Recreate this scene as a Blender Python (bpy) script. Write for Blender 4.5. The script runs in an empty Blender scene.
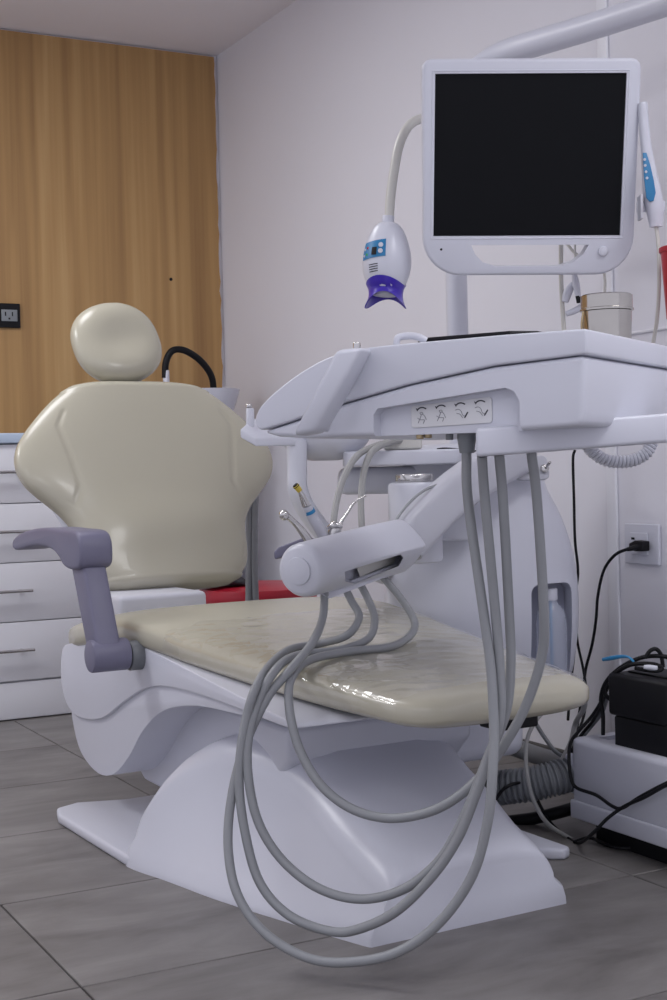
import bpy, bmesh, math, random
from mathutils import Vector, Matrix, noise as mnoise
random.seed(7)
SC = bpy.context.scene
COL = SC.collection
V = Vector
# ------------------------------------------------------------------ camera
FPX = 1389.0
HC = 0.75
ROLL = 0.025
PITCH = -math.atan(28 / FPX)
_R0 = V((math.cos(ROLL), 0, -math.sin(ROLL)))
_U0 = V((math.sin(ROLL), 0, math.cos(ROLL)))
_F0 = V((0, 1, 0))
CF = (_F0 * math.cos(PITCH) + _U0 * math.sin(PITCH)).normalized()
CU = (_U0 * math.cos(PITCH) - _F0 * math.sin(PITCH)).normalized()
CR = _R0
cam_data = bpy.data.cameras.new('camera')
cam_data.sensor_fit = 'VERTICAL'
cam_data.sensor_height = 36.0
cam_data.lens = FPX * 36.0 / 1000.0
cam_data.clip_start = 0.05
cam = bpy.data.objects.new('camera', cam_data)
COL.objects.link(cam)
cam.matrix_world = Matrix(((CR.x, CU.x, -CF.x, 0), (CR.y, CU.y, -CF.y, 0), (CR.z, CU.z, -CF.z, HC), (0, 0, 0, 1)))
SC.camera = cam

# ------------------------------------------------------------------ world, lights, exposure
SC.view_settings.view_transform = 'Standard'
SC.view_settings.look = 'None'
SC.view_settings.gamma = 1.0
SC.view_settings.use_curve_mapping = False
SC.view_settings.exposure = -0.17
world = bpy.data.worlds.new('world')
SC.world = world
world.use_nodes = True
world.node_tree.nodes['Background'].inputs[0].default_value = (0.84, 0.84, 0.97, 1)
world.node_tree.nodes['Background'].inputs[1].default_value = 0.98


PHI = math.radians(28)
UX = V((math.cos(PHI), math.sin(PHI), 0))       # along the back wall
VX = V((-math.sin(PHI), math.cos(PHI), 0))      # away along the right wall
WALL_U, WALL_V, CEIL = 2.095, 4.79, 2.31
LEFT_U, FRONT_V = -1.9, -0.7


def uv(u, v, z=0.0):
    return UX * u + VX * v + V((0, 0, z))


def area_light(name, u, v, su, sv, power, color=(1, 1, 1)):
    l = bpy.data.lights.new(name, 'AREA')
    l.shape = 'RECTANGLE'
    l.size = su
    l.size_y = sv
    l.energy = power
    l.color = color
    o = bpy.data.objects.new(name, l)
    COL.objects.link(o)
    o.location = uv(u, v, CEIL - 0.035)
    o.rotation_euler = (0, 0, PHI)
    return o


LAMPS = [(0.75, 3.35, 0.6, 0.6, 7), (-0.7, 3.45, 0.6, 0.6, 22), (1.65, 0.8, 0.6, 0.6, 8), (-0.9, 0.4, 0.6, 0.6, 2), (0.45, 0.1, 0.6, 0.6, 2)]  # right-front and last panels are added fill for the water unit and tray
for i, (u_, v_, a_, b_, p_) in enumerate(LAMPS):
    area_light('ceiling_and_fill_light', u_, v_, a_, b_, p_, (0.97, 0.97, 1.0))


def at(x, y, Y):
    """world point seen at photo pixel (x, y) that lies Y metres ahead of the camera"""
    d = CF + CR * ((x - 333.5) / FPX) - CU * ((y - 500) / FPX)
    return V((0, 0, HC)) + d * (Y / d.y)


# ------------------------------------------------------------------ materials
MATS = {}


def mat(name, color, rough=0.4, metal=0.0, coat=0.0, noise=0.0, nscale=8.0, bump=0.0, bscale=60.0, spec=0.5, alpha=1.0,
        transmission=0.0, emission=None):
    m = bpy.data.materials.new(name)
    m.use_nodes = True
    nt = m.node_tree
    p = nt.nodes['Principled BSDF']
    p.inputs['Base Color'].default_value = (*color, 1)
    p.inputs['Roughness'].default_value = rough
    p.inputs['Metallic'].default_value = metal
    p.inputs['Coat Weight'].default_value = coat
    p.inputs['Specular IOR Level'].default_value = spec
    p.inputs['Alpha'].default_value = alpha
    p.inputs['Transmission Weight'].default_value = transmission
    if emission:
        p.inputs['Emission Color'].default_value = (*emission[0], 1)
        p.inputs['Emission Strength'].default_value = emission[1]
    tc = nt.nodes.new('ShaderNodeTexCoord')
    if noise > 0:
        n = nt.nodes.new('ShaderNodeTexNoise')
        n.inputs['Scale'].default_value = nscale
        n.inputs['Detail'].default_value = 4
        nt.links.new(tc.outputs['Object'], n.inputs['Vector'])
        r = nt.nodes.new('ShaderNodeMapRange')
        r.inputs['To Min'].default_value = 1 - noise
        r.inputs['To Max'].default_value = 1 + noise
        nt.links.new(n.outputs['Fac'], r.inputs['Value'])
        mx = nt.nodes.new('ShaderNodeVectorMath')
        mx.operation = 'SCALE'
        mx.inputs[0].default_value = color
        nt.links.new(r.outputs['Result'], mx.inputs['Scale'])
        nt.links.new(mx.outputs['Vector'], p.inputs['Base Color'])
    if bump > 0:
        n2 = nt.nodes.new('ShaderNodeTexNoise')
        n2.inputs['Scale'].default_value = bscale
        n2.inputs['Detail'].default_value = 3
        nt.links.new(tc.outputs['Object'], n2.inputs['Vector'])
        b = nt.nodes.new('ShaderNodeBump')
        b.inputs['Strength'].default_value = bump
        b.inputs['Distance'].default_value = 0.002
        nt.links.new(n2.outputs['Fac'], b.inputs['Height'])
        nt.links.new(b.outputs['Normal'], p.inputs['Normal'])
    MATS[name] = m
    return m


WHITE = mat('white_plastic', (0.62, 0.63, 0.70), 0.32, noise=0.02, nscale=5)
WHITE_MATT = mat('white_lacquer', (0.80, 0.805, 0.85), 0.45, noise=0.02, nscale=4)
WALLP = mat('wall_paint', (0.74, 0.735, 0.785), 0.7, noise=0.02, nscale=3, bump=0.08, bscale=90)
CEILP = mat('ceiling_paint', (0.84, 0.82, 0.85), 0.85, noise=0.02, nscale=3)
CREAM = mat('cream_vinyl', (0.47, 0.445, 0.355), 0.27, noise=0.02, nscale=6, bump=0.03, bscale=220, coat=0.15)
PURPLEGREY = mat('slate_plastic', (0.165, 0.16, 0.235), 0.45, noise=0.03, nscale=20, bump=0.1, bscale=300)
HOSE = mat('grey_hose', (0.27, 0.28, 0.295), 0.45, noise=0.04, nscale=30)
HOSE_DARK = mat('dark_grey_hose', (0.16, 0.17, 0.185), 0.45, noise=0.04, nscale=30)
TAN = mat('warm_grey_hose', (0.33, 0.33, 0.325), 0.45, noise=0.03, nscale=30)
BLACK = mat('black_plastic', (0.006, 0.006, 0.008), 0.5, spec=0.25, noise=0.1, nscale=30)
SCREEN = mat('black_screen', (0.004, 0.0045, 0.006), 0.4, spec=0.12, noise=0.05, nscale=3)
STEEL = mat('steel', (0.62, 0.61, 0.60), 0.22, metal=1.0, noise=0.06, nscale=20)
BRUSHED = mat('brushed_steel', (0.50, 0.48, 0.45), 0.18, metal=1.0, noise=0.12, nscale=18)
BRASS = mat('brass', (0.42, 0.33, 0.2), 0.35, metal=0.8, noise=0.1, nscale=50)
BLUE = mat('blue_panel', (0.02, 0.19, 0.40), 0.4, noise=0.03, nscale=30)
VIOLET = mat('violet_plastic', (0.045, 0.018, 0.40), 0.3, noise=0.05, nscale=20, coat=0.3)
RED = mat('red_vinyl', (0.42, 0.012, 0.03), 0.35, noise=0.15, nscale=9, bump=0.3, bscale=30)
REDP = mat('red_plastic', (0.45, 0.01, 0.025), 0.35, noise=0.04, nscale=9)
BLACKCLOTH = mat('black_cloth', (0.025, 0.025, 0.032), 0.7, noise=0.2, nscale=30, bump=0.4, bscale=40)
LABEL = mat('label_sticker', (0.68, 0.68, 0.70), 0.5, noise=0.02, nscale=30)
INK = mat('label_ink', (0.03, 0.03, 0.04), 0.6, noise=0.05, nscale=30)
INKL = mat('label_ink_light', (0.25, 0.25, 0.28), 0.6, noise=0.05, nscale=30)
GREYP = mat('grey_plastic', (0.22, 0.235, 0.25), 0.4, noise=0.03, nscale=20)
LGREY = mat('light_grey_plastic', (0.50, 0.505, 0.56), 0.35, noise=0.02, nscale=20)
CREAMCABLE = mat('cream_tube', (0.60, 0.59, 0.55), 0.35, noise=0.02, nscale=20)
GROUT = mat('grout', (0.075, 0.072, 0.07), 0.9, noise=0.1, nscale=20)
AMBER = mat('amber_mat', (0.13, 0.07, 0.035), 0.4, noise=0.15, nscale=30)
CYANCAP = mat('cyan_cable', (0.03, 0.25, 0.50), 0.35, noise=0.04, nscale=30)
BLUEGLASS = mat('pale_blue_counter', (0.50, 0.60, 0.74), 0.25, noise=0.02, nscale=8)
YELLOW = mat('yellow_tip', (0.55, 0.42, 0.06), 0.4, noise=0.05, nscale=60)
GREEN = mat('green_led', (0.05, 0.4, 0.1), 0.4, noise=0.02)
CLEAR = mat('clear_bottle', (0.72, 0.76, 0.88), 0.08, alpha=0.35, noise=0.02)
RECESS = mat('smoky_grey_plastic', (0.33, 0.34, 0.42), 0.3, noise=0.03, nscale=12)
LAMPM = mat('lamp_diffuser', (0.9, 0.9, 0.9), 0.5, noise=0.01, emission=((0.97, 0.97, 1.0), 6.0))


def wood_material():
    m = bpy.data.materials.new('oak_laminate')
    m.use_nodes = True
    nt = m.node_tree
    p = nt.nodes['Principled BSDF']
    p.inputs['Roughness'].default_value = 0.5
    tc = nt.nodes.new('ShaderNodeTexCoord')

    def noise(scale, sx, sz, detail=4, dist=0.0):
        mp = nt.nodes.new('ShaderNodeMapping')
        mp.inputs['Scale'].default_value = (sx, sx, sz)
        nt.links.new(tc.outputs['Object'], mp.inputs['Vector'])
        n = nt.nodes.new('ShaderNodeTexNoise')
        n.inputs['Scale'].default_value = scale
        n.inputs['Detail'].default_value = detail
        n.inputs['Distortion'].default_value = dist
        nt.links.new(mp.outputs['Vector'], n.inputs['Vector'])
        return n
    a = noise(5, 1.6, 0.10, 5, 0.6)
    b = noise(14, 2.2, 0.05, 6, 0.2)
    c = noise(1.3, 3.0, 0.15, 2)
    cr = nt.nodes.new('ShaderNodeValToRGB')
    e = cr.color_ramp.elements
    e[0].position, e[0].color = 0.30, (0.30, 0.162, 0.060, 1)
    e[1].position, e[1].color = 0.74, (0.57, 0.365, 0.160, 1)
    e.new(0.52).color = (0.44, 0.258, 0.098, 1)
    ad = nt.nodes.new('ShaderNodeMath')
    ad.operation = 'MULTIPLY_ADD'
    nt.links.new(b.outputs['Fac'], ad.inputs[0])
    ad.inputs[1].default_value = 0.55
    ad2 = nt.nodes.new('ShaderNodeMath')
    ad2.operation = 'MULTIPLY_ADD'
    nt.links.new(a.outputs['Fac'], ad2.inputs[0])
    ad2.inputs[1].default_value = 0.45
    ad2.inputs[2].default_value = -0.12
    nt.links.new(ad2.outputs[0], ad.inputs[2])
    ad3 = nt.nodes.new('ShaderNodeMath')
    ad3.operation = 'MULTIPLY_ADD'
    nt.links.new(c.outputs['Fac'], ad3.inputs[0])
    ad3.inputs[1].default_value = 0.25
    nt.links.new(ad.outputs[0], ad3.inputs[2])
    nt.links.new(ad3.outputs[0], cr.inputs['Fac'])
    nt.links.new(cr.outputs['Color'], p.inputs['Base Color'])
    bp = nt.nodes.new('ShaderNodeBump')
    bp.inputs['Strength'].default_value = 0.15
    bp.inputs['Distance'].default_value = 0.001
    nt.links.new(b.outputs['Fac'], bp.inputs['Height'])
    nt.links.new(bp.outputs['Normal'], p.inputs['Normal'])
    return m


def tile_material():
    m = bpy.data.materials.new('stone_grey_tile')
    m.use_nodes = True
    nt = m.node_tree
    p = nt.nodes['Principled BSDF']
    tc = nt.nodes.new('ShaderNodeTexCoord')
    oi = nt.nodes.new('ShaderNodeObjectInfo')
    off = nt.nodes.new('ShaderNodeVectorMath')
    off.operation = 'MULTIPLY_ADD'
    nt.links.new(oi.outputs['Random'], off.inputs[0])
    off.inputs[1].default_value = (17, 9, 5)
    nt.links.new(tc.outputs['Object'], off.inputs[2])
    mp = nt.nodes.new('ShaderNodeMapping')
    mp.inputs['Scale'].default_value = (1.0, 2.6, 1.0)
    nt.links.new(off.outputs[0], mp.inputs['Vector'])
    n = nt.nodes.new('ShaderNodeTexNoise')
    n.inputs['Scale'].default_value = 3.2
    n.inputs['Detail'].default_value = 8
    n.inputs['Roughness'].default_value = 0.62
    n.inputs['Distortion'].default_value = 0.4
    nt.links.new(mp.outputs['Vector'], n.inputs['Vector'])
    cr = nt.nodes.new('ShaderNodeValToRGB')
    e = cr.color_ramp.elements
    e[0].position, e[0].color = 0.30, (0.120, 0.110, 0.105, 1)
    e[1].position, e[1].color = 0.72, (0.255, 0.240, 0.232, 1)
    nt.links.new(n.outputs['Fac'], cr.inputs['Fac'])
    nt.links.new(cr.outputs['Color'], p.inputs['Base Color'])
    p.inputs['Roughness'].default_value = 0.42
    bp = nt.nodes.new('ShaderNodeBump')
    bp.inputs['Strength'].default_value = 0.08
    bp.inputs['Distance'].default_value = 0.002
    nt.links.new(n.outputs['Fac'], bp.inputs['Height'])
    nt.links.new(bp.outputs['Normal'], p.inputs['Normal'])
    return m


def film_material():
    m = bpy.data.materials.new('clear_film')
    m.use_nodes = True
    nt = m.node_tree
    nt.nodes.remove(nt.nodes['Principled BSDF'])
    out = nt.nodes['Material Output']
    tr = nt.nodes.new('ShaderNodeBsdfTransparent')
    gl = nt.nodes.new('ShaderNodeBsdfGlossy')
    gl.inputs['Roughness'].default_value = 0.06
    gl.inputs['Color'].default_value = (1, 1, 1, 1)
    lw = nt.nodes.new('ShaderNodeLayerWeight')       # thin sheet: same reflectance from both sides
    lw.inputs['Blend'].default_value = 0.5
    pw = nt.nodes.new('ShaderNodeMath')
    pw.operation = 'POWER'
    pw.inputs[1].default_value = 4.0
    nt.links.new(lw.outputs['Facing'], pw.inputs[0])
    fr = nt.nodes.new('ShaderNodeMath')
    fr.operation = 'MULTIPLY_ADD'
    fr.inputs[1].default_value = 0.85
    fr.inputs[2].default_value = 0.06
    nt.links.new(pw.outputs[0], fr.inputs[0])
    tc = nt.nodes.new('ShaderNodeTexCoord')
    mp = nt.nodes.new('ShaderNodeMapping')
    mp.inputs['Rotation'].default_value = (0, 0, math.radians(-25))
    mp.inputs['Scale'].default_value = (1.5, 9.0, 1.0)
    nt.links.new(tc.outputs['Object'], mp.inputs['Vector'])
    n = nt.nodes.new('ShaderNodeTexNoise')
    n.inputs['Scale'].default_value = 6.0
    n.inputs['Detail'].default_value = 3
    n.inputs['Distortion'].default_value = 1.0
    nt.links.new(mp.outputs['Vector'], n.inputs['Vector'])
    bp = nt.nodes.new('ShaderNodeBump')
    bp.inputs['Strength'].default_value = 0.10
    bp.inputs['Distance'].default_value = 0.002
    nt.links.new(n.outputs['Fac'], bp.inputs['Height'])
    nt.links.new(bp.outputs['Normal'], gl.inputs['Normal'])
    nt.links.new(bp.outputs['Normal'], lw.inputs['Normal'])
    mx = nt.nodes.new('ShaderNodeMixShader')
    n2 = nt.nodes.new('ShaderNodeTexNoise')
    n2.inputs['Scale'].default_value = 7.0
    n2.inputs['Detail'].default_value = 4
    n2.inputs['Distortion'].default_value = 0.6
    nt.links.new(mp.outputs['Vector'], n2.inputs['Vector'])
    rg = nt.nodes.new('ShaderNodeMapRange')
    rg.inputs['From Min'].default_value = 0.46
    rg.inputs['From Max'].default_value = 0.62
    rg.inputs['To Min'].default_value = 0.55
    nt.links.new(n2.outputs['Fac'], rg.inputs['Value'])
    ml = nt.nodes.new('ShaderNodeMath')
    ml.operation = 'MULTIPLY'
    nt.links.new(fr.outputs[0], ml.inputs[0])
    nt.links.new(rg.outputs['Result'], ml.inputs[1])
    nt.links.new(ml.outputs[0], mx.inputs['Fac'])
    nt.links.new(tr.outputs[0], mx.inputs[1])
    nt.links.new(gl.outputs[0], mx.inputs[2])
    nt.links.new(mx.outputs[0], out.inputs['Surface'])
    return m


WOOD = wood_material()
TILE = tile_material()
FILM = film_material()

# ------------------------------------------------------------------ mesh helpers
WL = {}     # world location of every object's origin


def thing(name, label, cat, loc=(0, 0, 0), group=None):
    o = bpy.data.objects.new(name, None)
    o.empty_display_size = 0.05
    COL.objects.link(o)
    o.location = loc
    WL[o.name] = V(loc)
    tag(o, label, cat, group)
    return o


def tag(o, label, cat=None, group=None):
    o['label'] = label
    if cat:
        o['category'] = cat
    if group:
        o['group'] = group
    return o


def fin(name, bm, material, parent=None, frame=None, smooth=40, origin=None):
    """link a bmesh (given in world or frame coordinates) as one object with its origin at its base"""
    if frame is not None:
        bm.transform(frame)
    bmesh.ops.remove_doubles(bm, verts=bm.verts, dist=1e-6)
    bmesh.ops.recalc_face_normals(bm, faces=bm.faces)
    if origin is None:
        xs = [v.co for v in bm.verts]
        lo = V((min(c.x for c in xs), min(c.y for c in xs), min(c.z for c in xs)))
        hi = V((max(c.x for c in xs), max(c.y for c in xs), max(c.z for c in xs)))
        origin = V(((lo.x + hi.x) / 2, (lo.y + hi.y) / 2, lo.z))
    bmesh.ops.translate(bm, verts=bm.verts, vec=-origin)
    me = bpy.data.meshes.new(name)
    bm.to_mesh(me)
    bm.free()
    me.materials.append(material)
    if smooth:
        for f in me.polygons:
            f.use_smooth = True
        me.set_sharp_from_angle(angle=math.radians(smooth))
    o = bpy.data.objects.new(name, me)
    COL.objects.link(o)
    WL[o.name] = origin.copy()
    if parent is not None:
        o.parent = parent
        o.location = origin - WL[parent.name]
    else:
        o.location = origin
    return o


def bevel(bm, w, seg=3, ang=25):
    if w <= 0:
        return
    ed = [e for e in bm.edges if len(e.link_faces) == 2 and e.calc_face_angle(0) > math.radians(ang)]
    bmesh.ops.bevel(bm, geom=ed, offset=w, segments=seg, profile=0.5, affect='EDGES', clamp_overlap=True)


def b_box(x0, x1, y0, y1, z0, z1, bev=0.0, seg=3, bm=None):
    own = bmesh.new()
    vs = [own.verts.new((x, y, z)) for x in (x0, x1) for y in (y0, y1) for z in (z0, z1)]
    for f in ((0, 1, 3, 2), (4, 6, 7, 5), (0, 4, 5, 1), (2, 3, 7, 6), (0, 2, 6, 4), (1, 5, 7, 3)):
        own.faces.new([vs[i] for i in f])
    bmesh.ops.recalc_face_normals(own, faces=own.faces)
    bevel(own, bev, seg)
    if bm is None:
        return own
    join(bm, own)
    return bm


def join(bm, other):
    me = bpy.data.meshes.new('tmp')
    other.to_mesh(me)
    other.free()
    bm.from_mesh(me)
    bpy.data.meshes.remove(me)
    return bm


def b_prism(pts, vec, bev=0.0, seg=3, ang=25):
    """pts: 3-D closed outline (planar), extruded by vec"""
    bm = bmesh.new()
    vec = V(vec)
    a = [bm.verts.new(V(p)) for p in pts]
    b = [bm.verts.new(V(p) + vec) for p in pts]
    n = len(pts)
    bm.faces.new(a)
    bm.faces.new(list(reversed(b)))
    for i in range(n):
        bm.faces.new((a[i], b[i], b[(i + 1) % n], a[(i + 1) % n]))
    bmesh.ops.recalc_face_normals(bm, faces=bm.faces)
    bevel(bm, bev, seg, ang)
    return bm


def b_loft(rings, cap0=True, cap1=True):
    bm = bmesh.new()
    R = [[bm.verts.new(V(p)) for p in r] for r in rings]
    n = len(R[0])
    for i in range(len(R) - 1):
        for j in range(n):
            bm.faces.new((R[i][j], R[i + 1][j], R[i + 1][(j + 1) % n], R[i][(j + 1) % n]))
    if cap0:
        bm.faces.new(list(reversed(R[0])))
    if cap1:
        bm.faces.new(R[-1])
    return bm


def cr_points(pts, k=8, closed=False):
    """Catmull-Rom resampling of tuples of any length"""
    n = len(pts)
    out = []
    P = [tuple(p) for p in pts]
    rng = n if closed else n - 1
    for i in range(rng):
        if closed:
            p0, p1, p2, p3 = P[(i - 1) % n], P[i], P[(i + 1) % n], P[(i + 2) % n]
        else:
            p1, p2 = P[i], P[i + 1]
            p0 = P[i - 1] if i > 0 else tuple(2 * a - b for a, b in zip(p1, p2))
            p3 = P[i + 2] if i + 2 < n else tuple(2 * b - a for a, b in zip(p1, p2))
        for j in range(k):
            t = j / k
            out.append(tuple(0.5 * (2 * b + (c - a) * t + (2 * a - 5 * b + 4 * c - d) * t * t + (-a + 3 * b - 3 * c + d) * t ** 3)
                             for a, b, c, d in zip(p0, p1, p2, p3)))
    if not closed:
        out.append(P[-1])
    return out


def b_tube(pts, r, k=8, n=10, smooth=True, ribs=None):
    """sweep a circle along pts; r is a number or a list per control point"""
    rr = r if isinstance(r, (list, tuple)) else [r] * len(pts)
    P = [(*V(p), q) for p, q in zip(pts, rr)]
    P = cr_points(P, k) if smooth else P
    C = [V(p[:3]) for p in P]
    Q = [p[3] for p in P]
    if ribs:
        Q = [q * (1 + (ribs if i % 2 else 0)) for i, q in enumerate(Q)]
    rings = []
    T = (C[1] - C[0]).normalized()
    N = T.orthogonal().normalized()
    for i, c in enumerate(C):
        a = C[max(i - 1, 0)]
        b = C[min(i + 1, len(C) - 1)]
        t = (b - a).normalized()
        N = (N - t * N.dot(t)).normalized()
        B = t.cross(N)
        rings.append([c + (N * math.cos(2 * math.pi * j / n) + B * math.sin(2 * math.pi * j / n)) * Q[i] for j in range(n)])
    return b_loft(rings)


def b_lathe(prof, p0, axis=(0, 0, 1), n=28):
    """prof: (radius, height) list along axis from p0"""
    ax = V(axis).normalized()
    N = ax.orthogonal().normalized()
    B = ax.cross(N)
    p0 = V(p0)
    rings = [[p0 + ax * h + (N * math.cos(2 * math.pi * j / n) + B * math.sin(2 * math.pi * j / n)) * max(r, 1e-4) for j in range(n)]
             for r, h in prof]
    return b_loft(rings)


def cyl(p0, p1, r, bev=0.003, n=24):
    p0, p1 = V(p0), V(p1)
    L = (p1 - p0).length
    b = min(bev, r * 0.6, L * 0.45)
    return b_lathe([(r - b, 0), (r - b * 0.3, b * 0.3), (r, b), (r, L - b), (r - b * 0.3, L - b * 0.3), (r - b, L)], p0, p1 - p0, n)


def superellipse(hw, hh, n=40, e=3.0):
    out = []
    for j in range(n):
        a = 2 * math.pi * j / n
        c, s = math.cos(a), math.sin(a)
        out.append((hw * math.copysign(abs(c) ** (2 / e), c), hh * math.copysign(abs(s) ** (2 / e), s)))
    return out


def round_rect(w, h, r, k=5):
    """closed outline centred on 0"""
    out = []
    for cx, cy, a0 in ((w / 2 - r, h / 2 - r, 0), (-w / 2 + r, h / 2 - r, 90), (-w / 2 + r, -h / 2 + r, 180), (w / 2 - r, -h / 2 + r, 270)):
        for i in range(k + 1):
            a = math.radians(a0 + 90 * i / k)
            out.append((cx + r * math.cos(a), cy + r * math.sin(a)))
    return out


def interp(x, tab):
    if x <= tab[0][0]:
        return tab[0][1]
    for (a, b), (c, d) in zip(tab, tab[1:]):
        if x <= c:
            t = (x - a) / (c - a)
            t = t * t * (3 - 2 * t)
            return b + (d - b) * t
    return tab[-1][1]


def lin(x, tab):
    if x <= tab[0][0]:
        return tab[0][1]
    for (a, b), (c, d) in zip(tab, tab[1:]):
        if x <= c:
            return b + (d - b) * (x - a) / (c - a)
    return tab[-1][1]


def cut(o, bm_cutter):
    """subtract a closed bmesh (world coordinates) from a mesh object, keeping the result as plain mesh"""
    me = bpy.data.meshes.new('cutter')
    bmesh.ops.recalc_face_normals(bm_cutter, faces=bm_cutter.faces)
    bm_cutter.to_mesh(me)
    bm_cutter.free()
    c = bpy.data.objects.new('cutter', me)
    COL.objects.link(c)
    mw = Matrix.Translation(WL[o.name])
    par, loc = o.parent, o.location.copy()
    o.parent = None
    o.matrix_world = mw
    md = o.modifiers.new('cut', 'BOOLEAN')
    md.operation = 'DIFFERENCE'
    md.solver = 'EXACT'
    md.object = c
    bpy.context.view_layer.update()
    dg = bpy.context.evaluated_depsgraph_get()
    new = bpy.data.meshes.new_from_object(o.evaluated_get(dg))
    o.modifiers.clear()
    old = o.data
    new.name = old.name
    o.data = new
    for f in new.polygons:
        f.use_smooth = True
    new.set_sharp_from_angle(angle=math.radians(40))
    bpy.data.objects.remove(c)
    if par is not None:
        o.parent = par
        o.matrix_parent_inverse = Matrix.Identity(4)
        o.location = loc
    return o


def frame_of(o, x, y, z):
    o, x, y, z = V(o), V(x), V(y), V(z)
    return Matrix(((x.x, y.x, z.x, o.x), (x.y, y.y, z.y, o.y), (x.z, y.z, z.z, o.z), (0, 0, 0, 1)))


ROOM = frame_of((0, 0, 0), UX, VX, (0, 0, 1))


def struct(o):
    o['kind'] = 'structure'
    return o


# ------------------------------------------------------------------ the room
# floor: grout bed with single tiles laid on it
floor = struct(fin('floor', b_box(LEFT_U, WALL_U, FRONT_V, WALL_V, -0.08, -0.004), GROUT, frame=ROOM, smooth=0))
TL, TW, GAP = 1.04, 0.46, 0.0035
tile_mesh = None
rows = {0: 0.61, 1: 0.09, 2: 1.13, 3: 1.13, 4: 1.13, 5: 0.61}
k = -8
v0 = 1.98 + k * TW
shapes = {}
while v0 < WALL_V:
    v1 = min(v0 + TW, WALL_V)
    if v1 > FRONT_V:
        va = max(v0, FRONT_V)
        offu = rows.get(k, 0.61 if k % 2 else 0.09)
        u0 = offu - TL * math.ceil((offu - LEFT_U) / TL)
        while u0 < WALL_U:
            ua, ub = max(u0, LEFT_U), min(u0 + TL, WALL_U)
            if ub - ua > 0.03:
                w, h = round(ub - ua - GAP, 4), round(v1 - va - GAP, 4)
                key = (w, h)
                cu, cv = (ua + ub) / 2, (va + v1) / 2
                if key not in shapes:
                    o = fin('tile', b_box(-w / 2, w / 2, -h / 2, h / 2, -0.006, 0.0, 0.0012, 1), TILE, origin=V((0, 0, 0)))
                    shapes[key] = o.data
                else:
                    o = bpy.data.objects.new('tile', shapes[key])
                    COL.objects.link(o)
                o.parent = floor
                o.location = uv(cu, cv, 0) - WL[floor.name]
                o.rotation_euler = (0, 0, PHI)
            u0 += TL
    v0 += TW
    k += 1

struct(fin('ceiling', b_box(LEFT_U, WALL_U, FRONT_V, WALL_V, CEIL, CEIL + 0.1), CEILP, frame=ROOM, smooth=0))
wall_back = struct(fin('wall_back', b_box(LEFT_U, WALL_U + 0.12, WALL_V, WALL_V + 0.12, -0.08, CEIL + 0.1), WALLP, frame=ROOM, smooth=0))
wall_right = struct(fin('wall_right', b_box(WALL_U, WALL_U + 0.12, FRONT_V, WALL_V, -0.08, CEIL + 0.1), WALLP, frame=ROOM, smooth=0))
# oak sheet on the back wall, with a slightly ragged right edge
edge = []
z = 0.70
while z < CEIL - 0.012:
    edge.append((WALL_U - 0.014 + random.uniform(-0.004, 0.003), z))
    z += 0.035
edge.append((WALL_U - 0.016, CEIL - 0.008))
outl = [(LEFT_U + 0.01, 0.70)] + edge + [(LEFT_U + 0.01, CEIL - 0.004)]
fin('wood_panel', b_prism([(a, WALL_V - 0.0005, b) for a, b in outl], (0, -0.014, 0)), WOOD, wall_back, ROOM, smooth=0)
fin('screw_hole', cyl(uv(1.885, WALL_V - 0.0165, 1.47), uv(1.885, WALL_V - 0.0135, 1.47), 0.006, 0.0005, 12), BLACK, wall_back)
# cable raceway on the right wall and the shallow joint bead above the outlet
struct(fin('trim_1', b_box(WALL_U - 0.007, WALL_U, 2.535, 2.572, 0.0, CEIL, 0.004), WHITE_MATT, frame=ROOM))
struct(fin('trim_2', b_box(WALL_U - 0.006, WALL_U, FRONT_V, 2.535, 1.045, 1.052, 0.002), WHITE_MATT, frame=ROOM))
struct(fin('baseboard_right', b_box(WALL_U - 0.012, WALL_U, FRONT_V, WALL_V - 0.01, 0.0, 0.05, 0.003), GROUT, frame=ROOM))

for u_, v_, a_, b_, p_ in LAMPS:
    t = thing('ceiling_or_fill_panel', 'square white ceiling panel of the room lights and added fill', 'ceiling light', uv(u_, v_, CEIL - 0.03), 'ceiling light panels')
    fin('frame', b_box(u_ - a_ / 2 - 0.02, u_ + a_ / 2 + 0.02, v_ - b_ / 2 - 0.02, v_ + b_ / 2 + 0.02, CEIL - 0.02, CEIL - 0.001, 0.003), WHITE_MATT, t, ROOM)
    fin('diffuser', b_box(u_ - a_ / 2, u_ + a_ / 2, v_ - b_ / 2, v_ + b_ / 2, CEIL - 0.026, CEIL - 0.021, 0.001, 1), LAMPM, t, ROOM)

# ------------------------------------------------------------------ drawer cabinets along the back wall
CAB_V = 4.288
CAB_R = 1.84


def drawer_cabinet(u0, u1, handle_u, label):
    t = thing('drawer_cabinet', label, 'cabinet', uv((u0 + u1) / 2, CAB_V + 0.25, 0), 'white drawer cabinets')
    fin('body', b_box(u0, u1, CAB_V + 0.02, WALL_V - 0.02, 0.0, 0.860, 0.002), WHITE_MATT, t, ROOM)
    fin('plinth_or_gap', b_box(u0, u1, CAB_V + 0.004, CAB_V + 0.018, 0.004, 0.118, 0.002), WHITE_MATT, t, ROOM)
    zs = [0.122, 0.307, 0.492, 0.677, 0.862]
    for z0, z1 in zip(zs, zs[1:]):
        d = fin('drawer', b_box(u0 + 0.002, u1 - 0.002, CAB_V, CAB_V + 0.018, z0 + 0.0015, z1 - 0.0015, 0.0015, 2), WHITE_MATT, t, ROOM)
        zc = (z0 + z1) / 2 + 0.005
        bm = cyl((handle_u - 0.105, CAB_V - 0.028, zc), (handle_u + 0.105, CAB_V - 0.028, zc), 0.005, 0.001, 10)
        for s_ in (-0.07, 0.07):
            join(bm, cyl((handle_u + s_, CAB_V - 0.028, zc), (handle_u + s_, CAB_V + 0.001, zc), 0.004, 0.001, 8))
        fin('handle', bm, STEEL, d, ROOM)
    return t


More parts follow.
